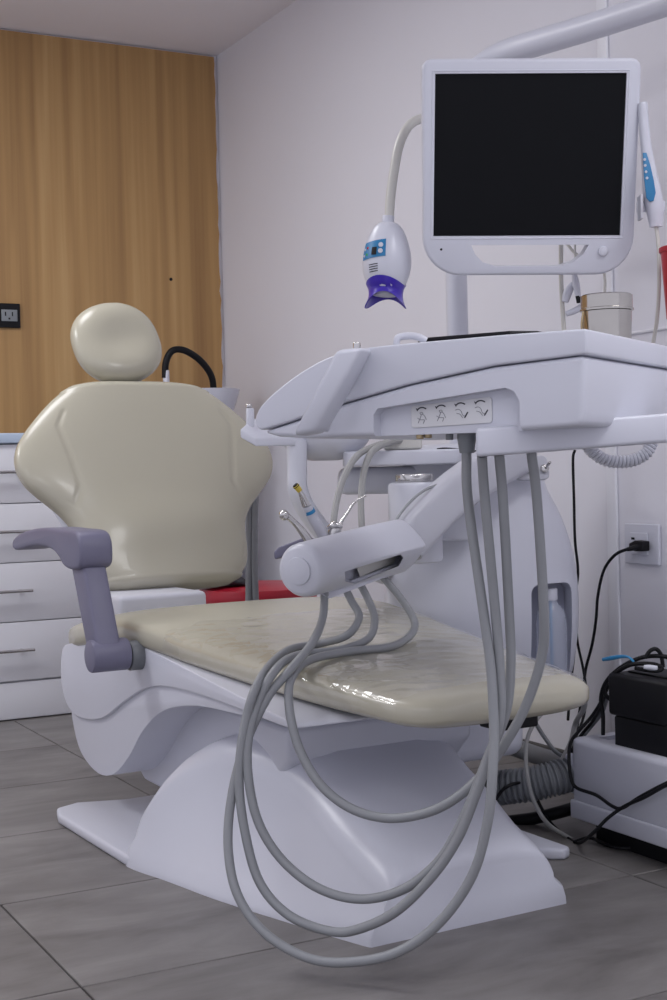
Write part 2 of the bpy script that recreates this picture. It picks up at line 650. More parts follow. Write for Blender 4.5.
drawer_cabinet(0.715, 1.465, 1.09, 'white four-drawer cabinet with slim steel bar handles beside the armrest')
drawer_cabinet(1.468, CAB_R, 1.65, 'white four-drawer cabinet behind the dental chair backrest')
tag(fin('countertop', b_box(0.70, CAB_R, CAB_V - 0.012, WALL_V - 0.018, 0.864, 0.896, 0.004), BLUEGLASS, frame=ROOM),
    'pale blue countertop slab over the white drawer cabinets', 'countertop')

# black double outlet on the oak panel
t = thing('wall_outlet', 'black wall outlet plate with grey sockets on the oak panel', 'outlet', uv(1.2, WALL_V - 0.02, 1.27))
_d = CF + CR * ((-3 - 333.5) / FPX) - CU * ((316 - 500) / FPX)
oc = V((0, 0, HC)) + _d * (WALL_V / _d.dot(VX))
ou, oz = oc.dot(UX), oc.z
fin('plate', b_box(ou - 0.075, ou + 0.075, WALL_V - 0.026, WALL_V - 0.0152, oz - 0.042, oz + 0.042, 0.003), BLACK, t, ROOM)
for s_ in (-0.036, 0.036):
    q = fin('socket', b_box(ou + s_ - 0.028, ou + s_ + 0.028, WALL_V - 0.029, WALL_V - 0.0262, oz - 0.02, oz + 0.02, 0.002), GREYP, t, ROOM)
    bm = bmesh.new()
    for a, b, c, d in ((-0.016, -0.012, -0.002, 0.012), (0.008, 0.012, -0.002, 0.012), (-0.004, 0.002, -0.014, -0.008)):
        join(bm, b_box(ou + s_ + a, ou + s_ + b, WALL_V - 0.0305, WALL_V - 0.0292, oz + c, oz + d))
    fin('slot', bm, BLACK, q, ROOM)

# vessel sink and flexible black tap on the counter
sk = at(200, 414, 4.78)
sk.z = 0.896
t = thing('vessel_sink', 'white ceramic vessel sink on the counter behind the backrest', 'sink', sk)
rings = []
for w, zz in ((0.07, 0.0), (0.085, 0.004), (0.105, 0.05), (0.125, 0.10), (0.137, 0.14), (0.138, 0.146), (0.132, 0.147), (0.12, 0.12), (0.095, 0.05), (0.05, 0.012)):
    rings.append([sk + V((a, b, zz)) for a, b in superellipse(w, w * 0.86, 36, 2.6)])
fin('basin', b_loft(rings), WHITE, t)
fin('drain_valve', cyl(sk + V((0.10, -0.05, 0.0)), sk + V((0.118, -0.06, 0.045)), 0.012), STEEL, t)
t = thing('flexible_tap', 'black flexible gooseneck tap with white base over the sink', 'tap', at(167, 400, 4.72))
fin('base', cyl(V((at(166, 372, 4.66).x, 4.66, 0.896)), at(166, 370, 4.66), 0.011), WHITE, t)
fin('neck', b_tube([at(165, 378, 4.66), at(166, 362, 4.66), at(172, 351, 4.67), at(183, 350, 4.69), at(196, 357, 4.72), at(206, 367, 4.74), at(212, 378, 4.76), at(214, 392, 4.77)],
                   0.0115, 6, 12), BLACK, t)

# ------------------------------------------------------------------ the dental chair
CA, CB = V((0.5, -0.8660254, 0)), V((0.8660254, 0.5, 0))
CO = V((0.230, 2.281, 0))
CHAIR = frame_of(CO, CA, CB, (0, 0, 1))


def ch(s, t_, z_):
    return CO + CA * s + CB * t_ + V((0, 0, z_))


chair = thing('dental_chair', 'cream upholstered dental chair with headrest on a white pedestal base', 'dental chair', ch(-0.5, 0, 0))
# pedestal hull
sec = [(-0.675, 0.356, 0.340, 0.035), (-0.670, 0.366, 0.346, 0.075), (-0.648, 0.370, 0.340, 0.140), (-0.60, 0.363, 0.318, 0.200), (-0.54, 0.346, 0.285, 0.245),
       (-0.47, 0.330, 0.250, 0.268), (-0.38, 0.310, 0.215, 0.264), (-0.28, 0.282, 0.186, 0.235), (-0.17, 0.248, 0.180, 0.190),
       (-0.08, 0.222, 0.172, 0.150), (-0.035, 0.209, 0.169, 0.128), (-0.015, 0.203, 0.168, 0.116), (-0.004, 0.199, 0.169, 0.104), (0.0, 0.196, 0.171, 0.092)]
rings = []
for s_, wb, wt, h in cr_points(sec, 3):
    half = [(wb, 0.0), (wb - 0.001, 0.012), (wb - 0.012 * (wb - wt) / 0.05, min(0.035, h * 0.3))]
    for i in range(7):
        a = math.radians(90 * i / 6)
        rr = min(0.075, h * 0.5)
        half.append((wt - rr + rr * math.cos(a), h - rr + rr * math.sin(a)))
    half.append((wt * 0.45, h + 0.006))
    rings.append([(s_, w, zz) for w, zz in half] + [(s_, -w, zz) for w, zz in reversed(half)])
fin('pedestal', b_loft([[(a, b - 0.022 * max(0.0, min(1.0, (a + 0.6) / 0.5)), c) for a, b, c in r] for r in rings]), WHITE, chair, CHAIR, smooth=50)
bm = b_prism([(s_, w, 0.0) for s_, w in
              [(-1.10, -0.20), (-1.135, -0.30), (-1.11, -0.355), (-1.05, -0.372), (-0.66, -0.372), (-0.60, -0.355), (-0.52, -0.30), (-0.45, -0.1), (-0.40, 0.2), (-0.22, 0.32), (-0.205, 0.34), (-0.215, 0.362),
               (-0.66, 0.368), (-1.05, 0.365), (-1.11, 0.355), (-1.135, 0.30), (-1.10, 0.20)]], (0, 0, 0.022), 0.007)
fin('base_plate', bm, WHITE, chair, CHAIR)
# lift arm between pedestal and seat
bm = b_prism([(s_, -0.20, zz) for s_, zz in ((-0.30, 0.24), (-0.30, 0.30), (-0.95, 0.31), (-1.06, 0.24), (-1.06, 0.13), (-0.98, 0.085), (-0.55, 0.075), (-0.45, 0.10))],
             (0, 0.40, 0), 0.012)
fin('lift_arm', bm, WHITE, chair, CHAIR)
# lower shroud, sweeping down behind the seat
prof = cr_points([(-1.14, 0.33), (-1.18, 0.27), (-1.175, 0.20), (-1.125, 0.135), (-1.02, 0.106), (-0.92, 0.122), (-0.83, 0.175), (-0.75, 0.240),
                  (-0.64, 0.295), (-0.48, 0.325), (-0.28, 0.335), (-0.27, 0.345), (-0.6, 0.36), (-0.9, 0.36)], 4, True)
fin('lower_shroud', b_prism([(s_, -0.290, zz) for s_, zz in prof], (0, 0.58, 0), 0.03, 4, 40), WHITE, chair, CHAIR, smooth=60)
prof = cr_points([(-1.17, 0.375), (-1.215, 0.345), (-1.22, 0.275), (-1.17, 0.225), (-1.08, 0.218), (-0.96, 0.236), (-0.84, 0.285), (-0.72, 0.328), (-0.60, 0.347),
                  (-0.40, 0.350), (-0.12, 0.340), (-0.10, 0.350), (-0.25, 0.365), (-0.45, 0.385), (-0.68, 0.408), (-0.82, 0.412), (-0.95, 0.40)], 4, True)
fin('upper_shroud', b_prism([(s_, -0.298, zz) for s_, zz in prof], (0, 0.596, 0), 0.028, 4, 40), WHITE, chair, CHAIR, smooth=60)
fin('dark_recess_cap', cyl(ch(-0.735, -0.324, 0.395), ch(-0.735, -0.27, 0.395), 0.030, 0.003), HOSE_DARK, chair)  # dark colour stands in for the shaded recess beside the armrest hub

# seat cushion
W_TAB = [(-1.245, 0.16), (-1.238, 0.22), (-1.22, 0.262), (-1.18, 0.292), (-1.10, 0.308), (-0.95, 0.312), (-0.75, 0.308), (-0.55, 0.290), (-0.35, 0.260), (-0.15, 0.226),
         (-0.02, 0.203), (0.04, 0.191), (0.07, 0.176), (0.085, 0.155), (0.095, 0.12)]
H_TAB = [(-1.245, 0.012), (-1.238, 0.022), (-1.22, 0.034), (-1.18, 0.042), (-1.0, 0.042), (-0.5, 0.037), (-0.1, 0.034), (0.0, 0.031), (0.04, 0.030), (0.07, 0.027), (0.085, 0.021), (0.095, 0.013)]
Z_TAB = [(-1.245, 0.378), (-1.18, 0.388), (-1.05, 0.408), (-0.92, 0.428), (-0.80, 0.436), (-0.68, 0.430), (-0.45, 0.408), (-0.2, 0.387), (0.0, 0.375), (0.095, 0.369)]
S_LIST = [-1.245, -1.238, -1.22, -1.20, -1.18, -1.14] + [-1.10 + 0.025 * i for i in range(44)] + [0.0, 0.02, 0.04, 0.055, 0.07, 0.078, 0.085, 0.091, 0.095]
S_LIST = sorted(set(round(x, 4) for x in S_LIST))


def zsm(s_):
    return sum(lin(s_ + d, Z_TAB) for d in (-0.06, -0.03, 0, 0.03, 0.06)) / 5


def seat_ring(s_, off=0.0, n=56):
    w, h, zc = lin(s_, W_TAB), lin(s_, H_TAB), zsm(s_)
    return [(s_, a, zc + b) for a, b in superellipse(w + off, h + off, n, 3.6)]


rings = [seat_ring(s_) for s_ in S_LIST]
seat = fin('seat_cushion', b_loft(rings), CREAM, chair, CHAIR, smooth=75)
# clear film laid over the leg end
bm = bmesh.new()
grid = []
NF = 90
for i_s in range(84):
    s_ = -0.62 + 0.008 * i_s
    w, h, zc = lin(s_, W_TAB), lin(s_, H_TAB), zsm(s_)
    row = []
    for i in range(NF + 1):
        a = math.radians(-8 + 196 * i / NF)
        c, sn = math.cos(a), math.sin(a)
        x = (w + 0.0025) * math.copysign(abs(c) ** (2 / 3.6), c)
        y = (h + 0.003) * math.copysign(abs(sn) ** (2 / 3.6), sn)
        q = ch(s_, x, 0)
        wr = mnoise.noise(V((q.x * 9, q.y * 34, 0.3))) + 0.6 * mnoise.noise(V((q.x * 20 + q.y * 8, q.y * 60, 4.7)))
        wr = max(0.0, 1 - abs(wr) * 3.5)
        row.append(bm.verts.new((s_ + 0.015 * math.sin(i * 0.4) * (1 if i_s == 0 else 0), x, zc + y + 0.0022 * wr)))
    grid.append(row)
for a, b in zip(grid, grid[1:]):
    for i in range(NF):
        bm.faces.new((a[i], b[i], b[i + 1], a[i + 1]))
cover = tag(fin('plastic_cover', bm, FILM, seat, CHAIR, smooth=80), 'clear wrinkled plastic film over the leg end')
if sum(f.normal.z for f in cover.data.polygons) < 0:
    cover.data.flip_normals()

# backrest: plane leaning back about its lower edge
LEAN = math.radians(23)
BD = V((-math.sin(LEAN), 0, math.cos(LEAN)))           # along the back, in chair frame (s,t,z)
BN = V((math.cos(LEAN), 0, math.sin(LEAN)))            # facing the sitter
BACK0 = V((-1.295, 0.018, 0.470))
L_END = 0.565
BW = [(0.0, 0.12), (0.006, 0.155), (0.02, 0.188), (0.045, 0.208), (0.085, 0.220), (0.15, 0.224), (0.19, 0.238), (0.235, 0.278), (0.273, 0.322), (0.31, 0.343), (0.341, 0.349),
      (0.375, 0.344), (0.41, 0.326), (0.46, 0.283), (0.505, 0.240), (0.535, 0.205), (0.55, 0.180), (0.56, 0.145), (0.565, 0.11)]


def crease(w, l):
    """shallow embossed outline of the wing panels"""
    poly = [(0.215, 0.47), (0.235, 0.43), (0.215, 0.33), (0.205, 0.27), (0.225, 0.22), (0.26, 0.235), (0.315, 0.29)]
    best = 9
    p = V((abs(w), l))
    for a, b in zip(poly, poly[1:]):
        a, b = V(a), V(b)
        t = max(0, min(1, (p - a).dot(b - a) / (b - a).length_squared))
        best = min(best, (p - a - (b - a) * t).length)
    return max(0.0, 1 - best / 0.009)


NB = 220
lsmp = sorted(set([round(x[0], 4) for x in BW] + [round(0.005 * i, 4) for i in range(114)]))
rings = []
for l in lsmp:
    w = lin(l, BW) if min(l, L_END - l) < 0.03 else sum(lin(l + d_, BW) for d_ in (-0.024, -0.012, 0, 0.012, 0.024)) / 5
    e = min(1.0, math.sqrt(max(0.0, 1 - (1 - min(l, L_END - l, 0.035) / 0.035) ** 2)) * 0.9 + 0.16)
    ring = []
    for j in range(NB):
        a = 2 * math.pi * j / NB
        c, sn = math.cos(a), math.sin(a)
        x = w * math.copysign(abs(c) ** (2 / 2.6), c)
        y = 0.045 * e * math.copysign(abs(sn) ** (2 / 2.6), sn)
        if sn > 0:
            y += 0.010 * (x / 0.35) ** 2
            y -= 0.0034 * crease(x, l) * max(0.0, min(1.0, (0.90 - abs(x) / w) / 0.12))
            y += 0.010 * math.exp(-((l - 0.16) / 0.07) ** 2) * max(0, 1 - (x / 0.24) ** 2)
        p = BACK0 + BD * l + V((0, 1, 0)) * x + BN * y
        ring.append(p)
    rings.append(ring)
back = fin('backrest', b_loft(rings), CREAM, chair, CHAIR, smooth=75)
# white shell on the rear of the backrest and the hinge block under it
rings = []
for l, k_ in ((0.02, 0.6), (0.04, 0.85), (0.12, 0.9), (0.3, 0.82), (0.45, 0.72), (0.52, 0.5)):
    w = lin(l, BW) * k_
    rings.append([BACK0 + BD * l + V((0, a, 0)) + BN * (-0.055 + b) for a, b in superellipse(w, 0.022, 24, 3)])
fin('back_shell', b_loft(rings), WHITE, chair, CHAIR, smooth=60)
fin('hinge_block', b_box(-1.36, -1.12, -0.19, 0.03, 0.36, 0.478, 0.012), WHITE, chair, CHAIR)
# headrest
HR0 = BACK0 - V((0, 0.030, 0)) + BD * (L_END + 0.112) + BN * 0.012
rings = []
for l in [-1 + 2 * i / 26 for i in range(27)]:
    f = max(0.02, (1 - abs(l) ** 2.3)) ** (1 / 2.3)
    ring = []
    for j in range(48):
        a = 2 * math.pi * j / 48
        c, sn = math.cos(a), math.sin(a)
        x = 0.121 * f * math.copysign(abs(c) ** (2 / 2.2), c)
        y = 0.052 * f ** 0.7 * math.copysign(abs(sn) ** (2 / 2.2), sn)
        if sn > 0:
            y -= 0.020 * math.exp(-((x / 0.085) ** 2 + ((l + 0.05) / 0.55) ** 2))
        ring.append(HR0 + (BD * math.cos(0.16) + V((0, -1, 0)) * math.sin(0.16)) * (l * 0.112) + (V((0, 1, 0)) * math.cos(0.16) + BD * math.sin(0.16)) * x + BN * y)
    rings.append(ring)
fin('headrest', b_loft(rings), CREAM, chair, CHAIR, smooth=80)
bm = b_prism([BACK0 + BD * l + V((0, w, 0)) - BN * 0.03 for l, w in ((0.50, -0.035), (0.50, 0.035), (0.70, 0.03), (0.70, -0.03))], BN * 0.014, 0.003)
fin('headrest_bar', bm, STEEL, chair, CHAIR)
# armrest on the near side
arm = fin('armrest', cyl((-0.735, -0.405, 0.400), (-0.735, -0.325, 0.400), 0.0325, 0.006), PURPLEGREY, chair, CHAIR)
po = [(-0.775, 0.405), (-0.705, 0.405), (-0.795, 0.60), (-0.87, 0.60)]
fin('arm_post', b_prism([(s_, -0.395, zz) for s_, zz in po], (0, 0.050, 0), 0.008), PURPLEGREY, arm, CHAIR)
po = cr_points([(-0.775, 0.572), (-0.768, 0.60), (-0.775, 0.625), (-0.80, 0.640), (-0.88, 0.642), (-1.0, 0.643), (-1.12, 0.634), (-1.20, 0.618), (-1.22, 0.605), (-1.215, 0.590),
                (-1.17, 0.590), (-1.06, 0.602), (-0.96, 0.600), (-0.905, 0.585), (-0.87, 0.566), (-0.81, 0.562)], 4, True)
fin('arm_pad', b_prism([(s_, -0.405, zz + 0.004) for s_, zz in po], (0, 0.070, 0), 0.011, 3, 50), PURPLEGREY, arm, CHAIR, smooth=60)
fin('foot_latch', b_box(-0.03, 0.03, 0.02, 0.10, 0.318, 0.338, 0.004), BLACK, chair, CHAIR)

# ------------------------------------------------------------------ cuspidor unit beside the chair
uc = at(478, 560, 3.12)
uc.z = 0
unit = thing('cuspidor_unit', 'rounded white dental water unit with bottle recess behind the chair seat', 'dental unit', uc)
rings = []
for zz, w, dx in ((0.285, 0.17, 0.01), (0.292, 0.185, 0.01), (0.31, 0.196, 0.008), (0.40, 0.212, 0.004), (0.48, 0.215, 0.002), (0.56, 0.208, 0.0), (0.64, 0.190, -0.006), (0.70, 0.168, -0.013),
                  (0.75, 0.155, -0.014), (0.785, 0.142, -0.016), (0.80, 0.125, -0.018), (0.806, 0.09, -0.02)):
    rings.append([uc + CB * 0 + V((dx, 0, zz)) + V((a, b, 0)) for a, b in superellipse(w, w * 0.85, 48, 2.8)])
rings2 = []
pr = [[r[i] for r in rings] for i in range(len(rings[0]))]
prs = [cr_points(c, 3) for c in pr]
rings = [[prs[j][i] for j in range(len(prs))] for i in range(len(prs[0]))]
ubody = fin('body', b_loft(rings), WHITE, unit, smooth=50)
# bottle recess at its front right
rc = at(549, 632, 2.99)
cut_front = V((0.22, -1.0, 0)).normalized()
cut_right = V((1.0, 0.22, 0)).normalized()
o2 = [rc + cut_right * a + V((0, 0, b)) for a, b in round_rect(0.104, 0.215, 0.022, 4)]
cut(ubody, b_prism([p - cut_front * 0.045 for p in o2], cut_front * 0.3))
o2 = [rc + cut_right * a + V((0, 0, b)) for a, b in round_rect(0.102, 0.213, 0.021, 4)]
fin('recess_liner', b_prism([p - cut_front * 0.0445 for p in o2], cut_front * 0.006), RECESS, unit)
bb = rc - V((0, 0, 0.09)) - cut_front * 0.002 + cut_right * 0.006
bot = fin('water_bottle', b_lathe([(0.024, 0), (0.033, 0.006), (0.034, 0.02), (0.034, 0.11), (0.030, 0.135), (0.016, 0.152), (0.014, 0.158)], bb), CLEAR, unit)
fin('bottle_cap', cyl(bb + V((0, 0, 0.158)), bb + V((0, 0, 0.185)), 0.015), WHITE, bot)
fin('suction_straw', cyl(bb + V((0, 0, 0.01)), bb + V((0, 0, 0.158)), 0.003, 0.0005, 8), CYANCAP, bot)
# switch plate with two toggles
sp = at(530, 469, 2.975)
pl = fin('switch_plate', b_prism([sp + cut_right * a + (V((0, 0, 1)) * 0.93 - cut_front * 0.36) * b for a, b in round_rect(0.075, 0.055, 0.012, 4)], cut_front * 0.012 + V((0, 0, 0.003)), 0.002), LGREY, unit)
for dx in (-0.012, 0.026):
    q = sp + cut_right * dx + cut_front * 0.012
    bm = cyl(q, q + cut_front * 0.012, 0.009, 0.002, 14)
    join(bm, cyl(q + cut_front * 0.008, q + cut_front * 0.03 + V((0.004, 0, 0.014)), 0.003, 0.001, 8))
    fin('toggle', bm, STEEL, pl)
# bowl, upper shelf, cup holder and assistant bracket
bc = at(325, 440, 3.0)
bc.z = 0.78
rings = []
prof = [(0.03, -0.005), (0.05, 0.0), (0.075, 0.012), (0.095, 0.035), (0.103, 0.065), (0.105, 0.085), (0.101, 0.085), (0.09, 0.05), (0.04, 0.012)]
fin('bowl', b_lathe(prof, bc, n=36), WHITE, unit)
sh = at(402, 459, 3.0)
bm = b_prism([V((sh.x + a, sh.y + b, sh.z - 0.014)) for a, b in round_rect(0.255, 0.19, 0.03, 5)], (0, 0, 0.032), 0.005)
fin('shelf', bm, WHITE, unit)
bm = b_box(sh.x - 0.14, sh.x + 0.10, sh.y + 0.02, sh.y + 0.12, sh.z - 0.075, sh.z - 0.015, 0.02)
fin('shelf_support', bm, WHITE, unit)
hb = at(400, 437, 2.95)
fin('hose_holder', b_box(hb.x - 0.035, hb.x + 0.045, hb.y - 0.03, hb.y + 0.03, sh.z + 0.019, hb.z + 0.02, 0.006), CREAMCABLE, unit)
cf = at(415, 500, 2.86)
fin('filter_housing', cyl(V((cf.x, cf.y, 0.56)), V((cf.x, cf.y, 0.725)), 0.055, 0.008, 30), WHITE, unit)
fin('filter_rim', cyl(V((cf.x, cf.y, 0.7255)), V((cf.x, cf.y, 0.742)), 0.040, 0.003, 30), STEEL, unit)
fin('filter_bracket', b_box(cf.x + 0.02, cf.x + 0.12, cf.y + 0.03, cf.y + 0.16, 0.60, 0.66, 0.006), WHITE, unit)
# support beam that carries the unit from the chair
bm = b_prism([(s_, 0.16, zz) for s_, zz in ((-0.36, 0.17), (-0.36, 0.31), (-0.60, 0.31), (-0.60, 0.17))], (0, 0.22, 0), 0.03, 4)
fin('support_beam', bm, WHITE, unit, CHAIR)

# assistant bracket: flat arm with peg and a curved tube
ab = at(268, 440, 2.95)
br = thing('assistant_bracket', 'flat white assistant bracket with curved tube and chrome peg beside the backrest', 'bracket', at(300, 530, 3.0))
bm = b_prism([at(240, 438, 2.80), at(252, 427, 2.86), at(300, 425, 2.98), at(345, 430, 3.02), at(340, 446, 2.98), at(296, 446, 2.9), at(256, 447, 2.80)], (0, 0, 0.018), 0.004)
fin('flat_arm', bm, WHITE, br)
fin('curved_tube', b_tube([at(297, 440, 2.92), at(297, 470, 2.92), at(298, 490, 2.92), at(308, 512, 2.94), at(330, 540, 2.97), at(352, 560, 3.0), at(385, 575, 3.04)], 0.0215, 8, 14), WHITE, br)
pg = fin('peg', cyl(at(250, 430, 2.84), at(250, 408, 2.84), 0.0085, 0.003, 14), WHITE, br)
fin('peg_tip', cyl(at(249, 408, 2.84), at(249, 404, 2.84), 0.0065, 0.002, 12), STEEL, pg)

# two grey drain hoses hanging below the bracket
for i, dx in enumerate((0, 6)):
    o = fin('drain_hose', b_tube([at(249 + dx, 450, 3.80), at(249 + dx, 500, 3.80), at(249 + dx * 0.9, 560, 3.80), at(249 + dx * 1.2, 620, 3.80), at(252 + dx, 700, 3.80)], 0.0095, 6, 10), HOSE)
    tag(o, 'grey drain hose hanging straight down behind the backrest edge', 'hose', 'paired grey drain hoses')

# red stool behind the chair with a dark folded cloth
st = at(258, 592, 4.12)
stool = thing('stool', 'round stool with red vinyl seat behind the chair', 'stool', V((st.x, st.y, 0)))
S0 = V((st.x, st.y, 0))
zt = at(258, 584, 4.12).z
fin('seat', b_lathe([(0.10, -0.075), (0.155, -0.07), (0.172, -0.05), (0.178, -0.03), (0.172, -0.008), (0.14, 0.0), (0.0, 0.002)], S0 + V((0, 0, zt)), n=36), RED, stool)
fin('column', cyl(S0 + V((0, 0, 0.06)), S0 + V((0, 0, zt - 0.076)), 0.02), STEEL, stool)
for i in range(5):
    a = math.radians(20 + 72 * i)
    d = V((math.cos(a), math.sin(a), 0))
    lg = fin('leg', b_tube([S0 + V((0, 0, 0.075)), S0 + d * 0.12 + V((0, 0, 0.068)), S0 + d * 0.20 + V((0, 0, 0.058))], [0.02, 0.015, 0.012], 4, 10), BLACK, stool)
    fin('caster', cyl(S0 + d * 0.20 + V((0, 0, 0.026)) - d.cross(V((0, 0, 1))) * 0.012, S0 + d * 0.20 + V((0, 0, 0.026)) + d.cross(V((0, 0, 1))) * 0.012, 0.026), BLACK, lg)
cl = at(220, 590, 4.06)
rings = []
for i in range(13):
    x = -0.085 + 0.17 * i / 12
    e = math.sqrt(max(0.02, 1 - (x / 0.087) ** 2))
    rings.append([V((cl.x + x, cl.y + a, zt + 0.0035 + (b + 0.018 * e) * (0.75 + 0.25 * math.sin(i * 1.9 + a * 60)))) for a, b in superellipse(0.07 * e, 0.018 * e, 24, 2.4)])
tag(fin('folded_cloth', b_loft(rings), BLACKCLOTH), 'crumpled dark cloth lying on the red stool seat', 'cloth')

# ------------------------------------------------------------------ lamp post, lamp arm and monitor
PP = at(460, 440, 3.14)
post = thing('lamp_post', 'white round post with long lamp arm rising behind the monitor', 'lamp post', V((PP.x, PP.y, 0.80)))
ptop = at(452, 110, 3.14)
fin('pole', b_tube([V((PP.x, PP.y, 0.79)), V((PP.x, PP.y, 1.0)), V((PP.x, PP.y, 1.3)), V((PP.x, PP.y, 1.44)), V((PP.x + 0.004, PP.y - 0.005, 1.53)), at(468, 80, 3.12), at(474, 72, 3.115)], 0.0245, 6, 20), WHITE, post)
fin('lamp_arm', b_tube([at(468, 80, 3.12), at(481, 66, 3.11), at(505, 53, 3.08), at(540, 42, 3.01), at(600, 24, 2.88), at(680, -2, 2.70), at(780, -34, 2.48)],
                       [0.020, 0.025, 0.028, 0.0285, 0.0275, 0.0265, 0.025], 8, 22), WHITE, post)

# monitor
TILT = math.radians(12)
MC = at(530, 167, 2.66)
MR = V((1, 0.0, -0.020)).normalized()
MU = V((0.0, -math.sin(TILT), math.cos(TILT)))
MU = (MU - MR * MU.dot(MR)).normalized()
MN = MU.cross(MR) * 1.0
if MN.y > 0:
    MN = -MN
PXM = 2.66 / FPX


def mp(px_, py_, n_=0.0):
    return MC + MR * ((px_ - 530) * PXM) + MU * (-(py_ - 167) * PXM) + MN * n_


mon = thing('monitor', 'white framed flat monitor with black screen and carry-handle cutout', 'monitor', mp(530, 275))
out = [(421, 74), (422, 69), (425.5, 65.5), (431, 64), (625, 64), (630.5, 65.5), (634, 69), (635, 74)]
out += [(597 + 38 * math.cos(math.radians(a_)), 235 + 38 * math.sin(math.radians(a_))) for a_ in range(0, 91, 10)]
out += [(462 - 38 * math.sin(math.radians(a_)), 235 + 38 * math.cos(math.radians(a_))) for a_ in range(0, 91, 10)]
mf = fin('frame', b_prism([mp(a, b, -0.02) for a, b in out], MN * 0.036, 0.006, 3, 40), WHITE, mon)
hole = [(472, 243), (590, 243), (585, 252), (575, 260), (562, 264), (497, 264), (484, 260), (476, 252)]
cut(mf, b_prism([mp(a, b, -0.06) for a, b in hole], MN * 0.12))
cut(mf, b_prism([mp(a, b, 0.009) for a, b in ((434, 78), (621, 78), (621, 234), (434, 234))], MN * 0.05))
fin('screen', b_prism([mp(a, b, 0.007) for a, b in ((434.2, 78.2), (620.8, 78.2), (620.8, 233.8), (434.2, 233.8))], MN * 0.0035), SCREEN, mon)
bz = [(431.5, 75.5), (623.5, 75.5), (623.5, 236.5), (431.5, 236.5)]
for (a, b), (c, d) in zip(bz, bz[1:] + bz[:1]):
    fin('bezel_lip', b_tube([mp(a, b, 0.0150), mp(c, d, 0.0150)], 0.0020, 1, 8, smooth=False), WHITE, mon)
fin('power_button', cyl(mp(604, 249.5, 0.014), mp(604, 249.5, 0.022), 0.0095, 0.003, 20), WHITE, mon)
fin('microphone_hole', cyl(mp(442, 247, 0.015), mp(442, 247, 0.0168), 0.0024, 0.0004, 10), BLACK, mon)
# bracket back to the post
fin('mount', b_tube([mp(500, 150, -0.019), mp(480, 150, -0.15), V((PP.x + 0.02, PP.y - 0.02, mp(480, 150).z - 0.02))], 0.02, 4, 12), WHITE, mon)

# ------------------------------------------------------------------ whitening lamp on a gooseneck
wl = thing('whitening_lamp', 'egg shaped white teeth whitening lamp with violet mouth shield on gooseneck', 'dental lamp', at(388, 308, 2.75))
fin('gooseneck', b_tube([V((PP.x, PP.y, at(440, 120, 3.1).z - 0.01)), at(446, 118.5, 3.02), at(434, 118.5, 2.92), at(420, 119, 2.83), at(408, 127, 2.78), at(399, 146, 2.76), at(394, 172, 2.75), at(390.5, 198, 2.75), at(389, 221, 2.75)],
                        [0.0095] * 9, 8, 14), CREAMCABLE, wl)
c0, c1 = at(388, 219, 2.75), at(386, 290, 2.75)
ax = (c1 - c0).normalized()
Lb = (c1 - c0).length
fin('collar', cyl(c0 - ax * 0.006, c0 + ax * 0.014, 0.0125, 0.002, 18), WHITE, wl)
prof = [(0.006, 0.006), (0.020, 0.010), (0.031, 0.022), (0.040, 0.042), (0.0465, 0.066), (0.0485, 0.088), (0.046, 0.108), (0.040, 0.126), (0.034, 0.136), (0.020, 0.140)]
prof = cr_points(prof, 4)
wb = fin('lamp_body', b_lathe(prof, c0, ax, 36), WHITE, wl, smooth=60)


def egg(h):
    return lin(h, prof_hr)


prof_hr = sorted((h, r) for r, h in prof)
AXN = V((-0.18, -1, 0)).normalized()
AXN = (AXN - ax * AXN.dot(ax)).normalized()
AXT = ax.cross(AXN)
if AXT.x < 0:
    AXT = -AXT


def on_egg(side, h, off=0.0):
    """point on the lamp body: side in metres across, h along the axis"""
    r = lin(h, prof_hr) + off
    th = side / 0.047
    return c0 + ax * h + (AXN * math.cos(th) + AXT * math.sin(th)) * r


def patch(s0, s1, h0, h1, off, thick=0.0015, n=8, skew=0.0):
    bm = bmesh.new()
    g = {}
    for k_, o_ in ((0, off), (1, off + thick)):
        for i in range(n + 1):
            for j in range(n + 1):
                s_ = s0 + (s1 - s0) * i / n
                g[k_, i, j] = bm.verts.new(on_egg(s_, h0 + (h1 - h0) * j / n + skew * (s_ - s0), o_))
    for k_ in (0, 1):
        for i in range(n):
            for j in range(n):
                bm.faces.new((g[k_, i, j], g[k_, i + 1, j], g[k_, i + 1, j + 1], g[k_, i, j + 1]))
    for i in range(n):
        for j in (0, n):
            bm.faces.new((g[0, i, j], g[0, i + 1, j], g[1, i + 1, j], g[1, i, j]))
            bm.faces.new((g[0, j, i], g[0, j, i + 1], g[1, j, i + 1], g[1, j, i]))
    return bm


pan = fin('control_panel', patch(-0.050, 0.004, 0.052, 0.086, 0.0, skew=-0.12), BLUE, wb)
fin('display', patch(-0.024, -0.014, 0.062, 0.077, 0.0016, 0.001, 3), BLACK, pan)
for s_, h_, m_ in ((-0.036, 0.063, REDP), (-0.036, 0.076, GREEN), (-0.044, 0.066, LGREY), (-0.044, 0.078, LGREY)):
    p = on_egg(s_, h_, 0.001)
    fin('indicator', cyl(p, p + AXN * 0.0015, 0.0026, 0.0003, 10), m_, pan)
for h_ in (0.058, 0.070):
    p = on_egg(-0.006, h_, 0.0008)
    fin('button', cyl(p, p + AXN * 0.003, 0.0048, 0.0008, 14), WHITE, pan)
for i in range(4):
    fin('vent_slot', patch(-0.031, -0.011, 0.0955 + i * 0.0045, 0.0972 + i * 0.0045, 0.0, 0.0006, 3, skew=-0.1), INK, wb)
